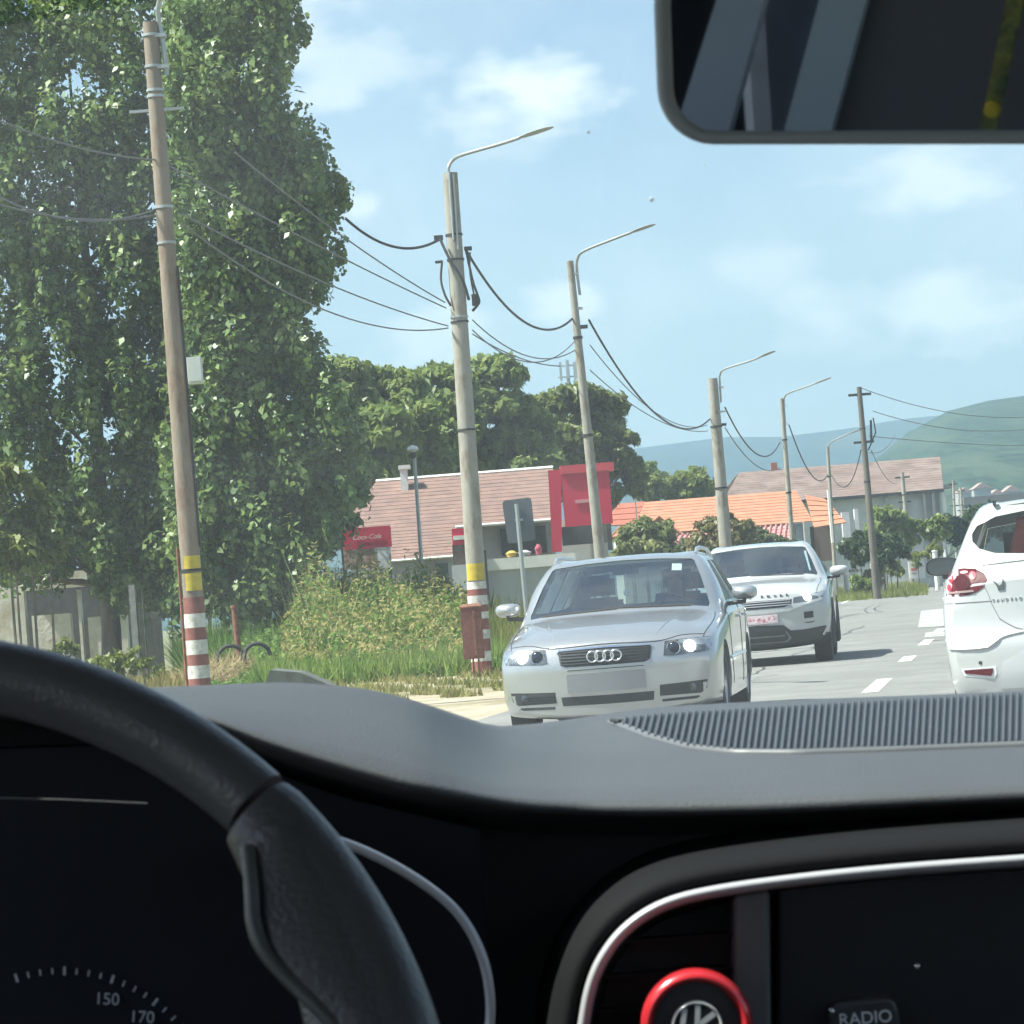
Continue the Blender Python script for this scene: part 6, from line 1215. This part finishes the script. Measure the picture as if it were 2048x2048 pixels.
part('hub', DASHD, sw, lambda m: m.lathe([(.001, .02), (.035, .018), (.052, .01), (.06, -.005), (.056, -.03)], 30, Matrix((e1, e2, e3)).transposed().to_4x4()), 60)
part('column', DASHD, sw, lambda m: m.tube([WP(0, 0, -.02), WP(0, 0, -.3)], .05, 16), 60)
# rear-view mirror
mc = at(1930, 88, 1.13); tgt = car(-.34, .30, .97); nn = ((CAM - mc).normalized() + (tgt - mc).normalized()).normalized()
ux = (RT - nn * RT.dot(nn)).normalized(); ux = (ux + UP * .055).normalized(); ux = (ux - nn * ux.dot(nn)).normalized(); uy = nn.cross(ux)
mr = empty('rear_view_mirror', mc, 0, 'rear-view mirror with dark grey rounded frame hanging at the top', 'mirror')
def rrect(w, h, r, n=8):
    out = []
    for sx, sy, a0 in ((1, 1, 0), (-1, 1, 90), (-1, -1, 180), (1, -1, 270)):
        for i in range(n + 1):
            a = rad(a0 + 90 * i / n); out.append((sx * (w - r) + r * math.cos(a), sy * (h - r) + r * math.sin(a)))
    return out
mw, mh = .1215, .0385
def ringm(w, h, r, z): return [ux * x + uy * y * (1 if True else 1) + nn * z for x, y in rrect(w, h, r)]
R_list = [ringm(mw - .0075, mh - .0060, .017, -.0015), ringm(mw - .0065, mh - .005, .018, .0015), ringm(mw - .003, mh - .002, .02, .0022), ringm(mw - .0006, mh - .0005, .022, .0), ringm(mw, mh, .0225, -.004), ringm(mw - .003, mh - .003, .02, -.014), ringm(mw - .02, mh - .012, .015, -.026)]
R_list = [r + [r[0]] for r in R_list]
MB().grid(R_list).build('frame', mat('mirror_frame', (.34, .40, .47), .36, spec=.5), mr, 180)
gp = ringm(mw - .0072, mh - .0058, .0168, -.0003); MB().add(gp, [tuple(range(len(gp)))]).build('mirror_glass', mat('mirror_silver', (.72, .75, .76), .02, 1), mr)
part('stalk', DASHD, mr, lambda m: m.tube([-nn * .02, -nn * .05 + UP * .03, -nn * .09 + UP * .09], .012, 10), 60)
# windscreen pane and cabin shell
WS = glass('own_windscreen', (.88, .955, .94), dust=.021, dustcol=(.75, .85, .88), refl=.05)
wsr = []
for t in np.linspace(0, 1, 10):
    v = 2.32 + (1.20 - 2.32) * t; z = .985 + (1.415 - .985) * t; hw = .74 - .12 * t
    wsr.append([car(u * hw, v - .16 * (u ** 2) * (1 - .35 * t), z + .03 * math.sin(math.pi * t)) for u in np.linspace(-1, 1, 15)])
wsc = MB().grid(wsr).build('windscreen', WS, None, 180); tag(wsc, 'slanted windscreen pane above the dashboard, faintly dusty', 'windscreen')
SPECK = mat('screen_grime', (.7, .75, .75), .9)
for px, py, s in ((1176, 264, .0005), (1303, 399, .0007), (1410, 330, .0003)):
    bvw = BVHTree.FromPolygons([v.co.copy() for v in wsc.data.vertices], [tuple(p.vertices) for p in wsc.data.polygons]); q, n_, _, _ = bvw.ray_cast(CAM, pixdir(px, py))
    if q: MB().lathe([(s * 1.6, 0), (s, s * .3), (.00005, s * .4)], 9, Matrix.Translation(q - pixdir(px, py) * .002) @ (-pixdir(px, py)).to_track_quat('Z', 'Y').to_matrix().to_4x4()).build('grime_speck', SPECK, wsc)
HL = mat('headliner', (.16, .16, .155), .95, var=.1, vscale=30); TRIMG = mat('pillar_trim', (.22, .23, .235), .8); SEATF = mat('own_seat_fabric', (.035, .035, .04), .95, var=.2, vscale=20); SEATB = mat('brown_rear_trim', (.11, .10, .10), .9)
cb = empty('car_cabin', car(0, 0, 0), -HEAD, 'dark cabin of the car the picture is taken from', 'car'); 
def cp_(u, v, z): return Vector((u, v, z))
def bxp(name, m, lo, hi): return part(name, m, cb, lambda k: k.box([(a + b_) / 2 for a, b_ in zip(lo, hi)], [b_ - a for a, b_ in zip(lo, hi)]))
part('roof', HL, cb, lambda m: m.grid([[cp_(u * w, v, z + .03 * (1 - u * u)) for u in np.linspace(-1, 1, 9)] for v, z, w in ((1.20, 1.418, .60), (.7, 1.44, .60), (0, 1.45, .60), (-.6, 1.42, .58), (-1.0, 1.36, .56))]), 180)
part('roof_skin', mat('own_paint', (.12, .13, .15), .3, .4, coat=1), cb, lambda m: m.grid([[cp_(u * w, v, z + .03 * (1 - u * u) + .03) for u in np.linspace(-1, 1, 9)] for v, z, w in ((1.22, 1.42, .62), (.7, 1.445, .63), (0, 1.455, .63), (-.6, 1.425, .61), (-1.05, 1.36, .58))]), 180)
for s in (-1, 1):
    part('front_pillar', TRIMG, cb, lambda m: m.tube([cp_(s * .76, 2.05, .95), cp_(s * .70, 1.6, 1.2), cp_(s * .64, 1.1, 1.41)], .04, 8), 60)
    part('centre_pillar', TRIMG, cb, lambda m: m.hexa([cp_(s * .70, .30, .5), cp_(s * .74, .30, .5), cp_(s * .74, .46, .5), cp_(s * .70, .46, .5)], [cp_(s * .59, .12, 1.44), cp_(s * .64, .12, 1.44), cp_(s * .64, .22, 1.44), cp_(s * .59, .22, 1.44)]))
    part('rear_pillar', TRIMG, cb, lambda m: m.hexa([cp_(s * .68, -.85, .9), cp_(s * .74, -.85, .9), cp_(s * .74, -.55, .9), cp_(s * .68, -.55, .9)], [cp_(s * .56, -.75, 1.42), cp_(s * .61, -.75, 1.42), cp_(s * .61, -.50, 1.42), cp_(s * .56, -.50, 1.42)]))
    part('door', DASHD, cb, lambda m: m.hexa([cp_(s * .72, -.7, .25), cp_(s * .80, -.7, .25), cp_(s * .80, 1.95, .25), cp_(s * .72, 1.95, .25)], [cp_(s * .70, -.7, .96), cp_(s * .78, -.7, .96), cp_(s * .78, 1.95, .93), cp_(s * .70, 1.95, .93)]))
    part('roof_rail_trim', DASHD, cb, lambda m: m.tube([cp_(s * .64, 1.1, 1.41), cp_(s * .62, .4, 1.445), cp_(s * .61, -.6, 1.42)], .03, 8), 60)
part('rear_bench', SEATF, cb, lambda m: m.hexa([cp_(-.66, -.35, .35), cp_(.66, -.35, .35), cp_(.66, -.55, .35), cp_(-.66, -.55, .35)], [cp_(-.62, -.60, 1.0), cp_(.62, -.60, 1.0), cp_(.62, -.72, 1.0), cp_(-.62, -.72, 1.0)]))
bxp('floor', DASHD, (-.78, -1.2, .18), (.78, 2.3, .22)); bxp('bulkhead', DASHD, (-.78, 2.2, .2), (.78, 2.3, .98)); bxp('rear_shelf', SEATB, (-.7, -1.15, .9), (.7, -.66, .97)); bxp('rear_wall', SEATB, (-.7, -1.2, .2), (.7, -1.16, 1.1))
def own_seat(s):
    e = empty('seat_unit'); e.parent = cb; u0 = s * .37
    sh_ = part('backrest', mat('navy_seat_fabric', (.045, .065, .095), .9, var=.15, vscale=25), e, lambda m: m.hexa([(u0 - .24, .30, .45), (u0 + .24, .30, .45), (u0 + .24, .16, .45), (u0 - .24, .16, .45)], [(u0 - .21, .16, 1.02), (u0 + .21, .16, 1.02), (u0 + .21, .06, 1.02), (u0 - .21, .06, 1.02)]))
    part('cushion', MATS['navy_seat_fabric'], e, lambda m: m.box((u0, .50, .42), (.5, .5, .16)))
    part('headrest', MATS['navy_seat_fabric'], e, lambda m: m.box((u0, .09, 1.14), (.26, .10, .16)))
    for c in list(e.children): bv_ = c.modifiers.new('b', 'BEVEL'); bv_.width = .035; bv_.segments = 3
    return e
ds = own_seat(-1); own_seat(1)
def mref(px, py, v):
    d_ = pixdir(px, py); o_ = mc; t = (o_ - CAM).dot(nn) / d_.dot(nn); h_ = CAM + d_ * t; r_ = d_ - nn * (2 * d_.dot(nn)); t2 = (v - h_.dot(CV)) / r_.dot(CV); q = h_ + r_ * t2
    return Vector((q.dot(CU), q.dot(CV), q.z))
for nm, m_, v, pts in (('belt_band', mat('belt_grey', (.34, .36, .38), .9), .33, [(1340, 290), (1450, 290), (1560, -120), (1470, -120)]), ('trim_band', mat('band_grey', (.38, .42, .42), .9), .32, [(1560, 290), (1655, 290), (1765, -120), (1670, -120)]),
                       ('side_cover', SEATB, .31, [(1660, 300), (2600, 300), (2600, -130), (1770, -130)])):
    part(nm, m_, ds, lambda k: k.prism([mref(px, py, v) for px, py in pts], (0, -.012, 0)))
yl = [mref(px, py, .36) for px, py in ((1958, 262), (1990, 262), (2060, -60), (2025, -60))]
ld = part('lanyard', mat('green_print', (.10, .12, .04), .8, var=.6, vscale=60, dirt=(.30, .26, .05), dscale=50), ds, lambda k: k.prism(yl, (0, -.004, 0)))
part('lanyard_flower', mat('yellow_print', (.6, .42, .03), .7), ld, lambda k: k.lathe([(.006, 0), (.005, .004), (.0005, .005)], 12, Matrix.Translation(mref(1985, 218, .365)) @ Matrix.Rotation(-math.pi / 2, 4, 'X')))
# air freshener clipped to the vent
ac = at(1394, 2053, 1.378); af = empty('air_freshener', ac, 0, 'round red-rimmed air freshener with a silver emblem clipped to the vent', 'air freshener'); A3 = fM.to_4x4()
part('ring', mat('red_anodised', (.62, .03, .04), .25, .3, coat=.6), af, lambda m: m.lathe([(.0215, -.012), (.0255, -.010), (.0259, -.003), (.0247, .0005), (.0228, .0015), (.0208, .0), (.0200, -.003)], 56, A3), 60)
part('disc', mat('freshener_black', (.035, .033, .034), .5), af, lambda m: m.lathe([(.0202, -.003), (.012, -.002), (.0001, -.002)], 48, A3), 60)
part('clip', DARKP, af, lambda m: m.box(A3 @ Vector((0, 0, -.016)), (.014, .03, .014)))
ES = mat('emblem_silver', (.7, .71, .72), .25, .1)
em = part('emblem', ES, af, lambda m: m.lathe([(.0104, -.002), (.0104, .0002), (.0112, .0008), (.0118, .0002), (.0118, -.002)], 40, A3), 60)
def stroke(pts, w=.0012):
    def f(m):
        for (x0, y0), (x1, y1) in zip(pts[:-1], pts[1:]):
            d_ = Vector((x1 - x0, y1 - y0, 0)); ln = d_.length; d_.normalize(); n_ = Vector((-d_.y, d_.x, 0)); c = [Vector((x0, y0, 0)) - n_ * w, Vector((x1, y1, 0)) - n_ * w, Vector((x1, y1, 0)) + n_ * w, Vector((x0, y0, 0)) + n_ * w]
            RM = A3 @ Matrix.Rotation(rad(-28), 4, 'Z'); m.hexa([RM @ (q + Vector((0, 0, -.002))) for q in c], [RM @ (q + Vector((0, 0, .0006))) for q in c])
    part('emblem_letter', ES, em, f)
k_ = .0104
stroke([(-.42 * k_, .88 * k_), (0, .02 * k_), (.42 * k_, .88 * k_)]); stroke([(-.86 * k_, .46 * k_), (-.36 * k_, -.86 * k_), (0, -.1 * k_), (.36 * k_, -.86 * k_), (.86 * k_, .46 * k_)])
# ------------------------------------------------------------------ the air
hz = MB().box((0, 1600, 107), (5400, 4000, 226)).build('haze'); tag(hz, kind='stuff')
hm = bpy.data.materials.new('haze_air'); hm.use_nodes = True; ht = hm.node_tree; ht.nodes.clear()
pv = ht.nodes.new('ShaderNodeVolumePrincipled'); pv.inputs['Color'].default_value = (.52, .79, 1, 1); pv.inputs['Density'].default_value = 2.9e-4; pv.inputs['Anisotropy'].default_value = .2
ht.links.new(pv.outputs[0], ht.nodes.new('ShaderNodeOutputMaterial').inputs['Volume']); hz.data.materials.append(hm); hm.cycles.homogeneous_volume = True
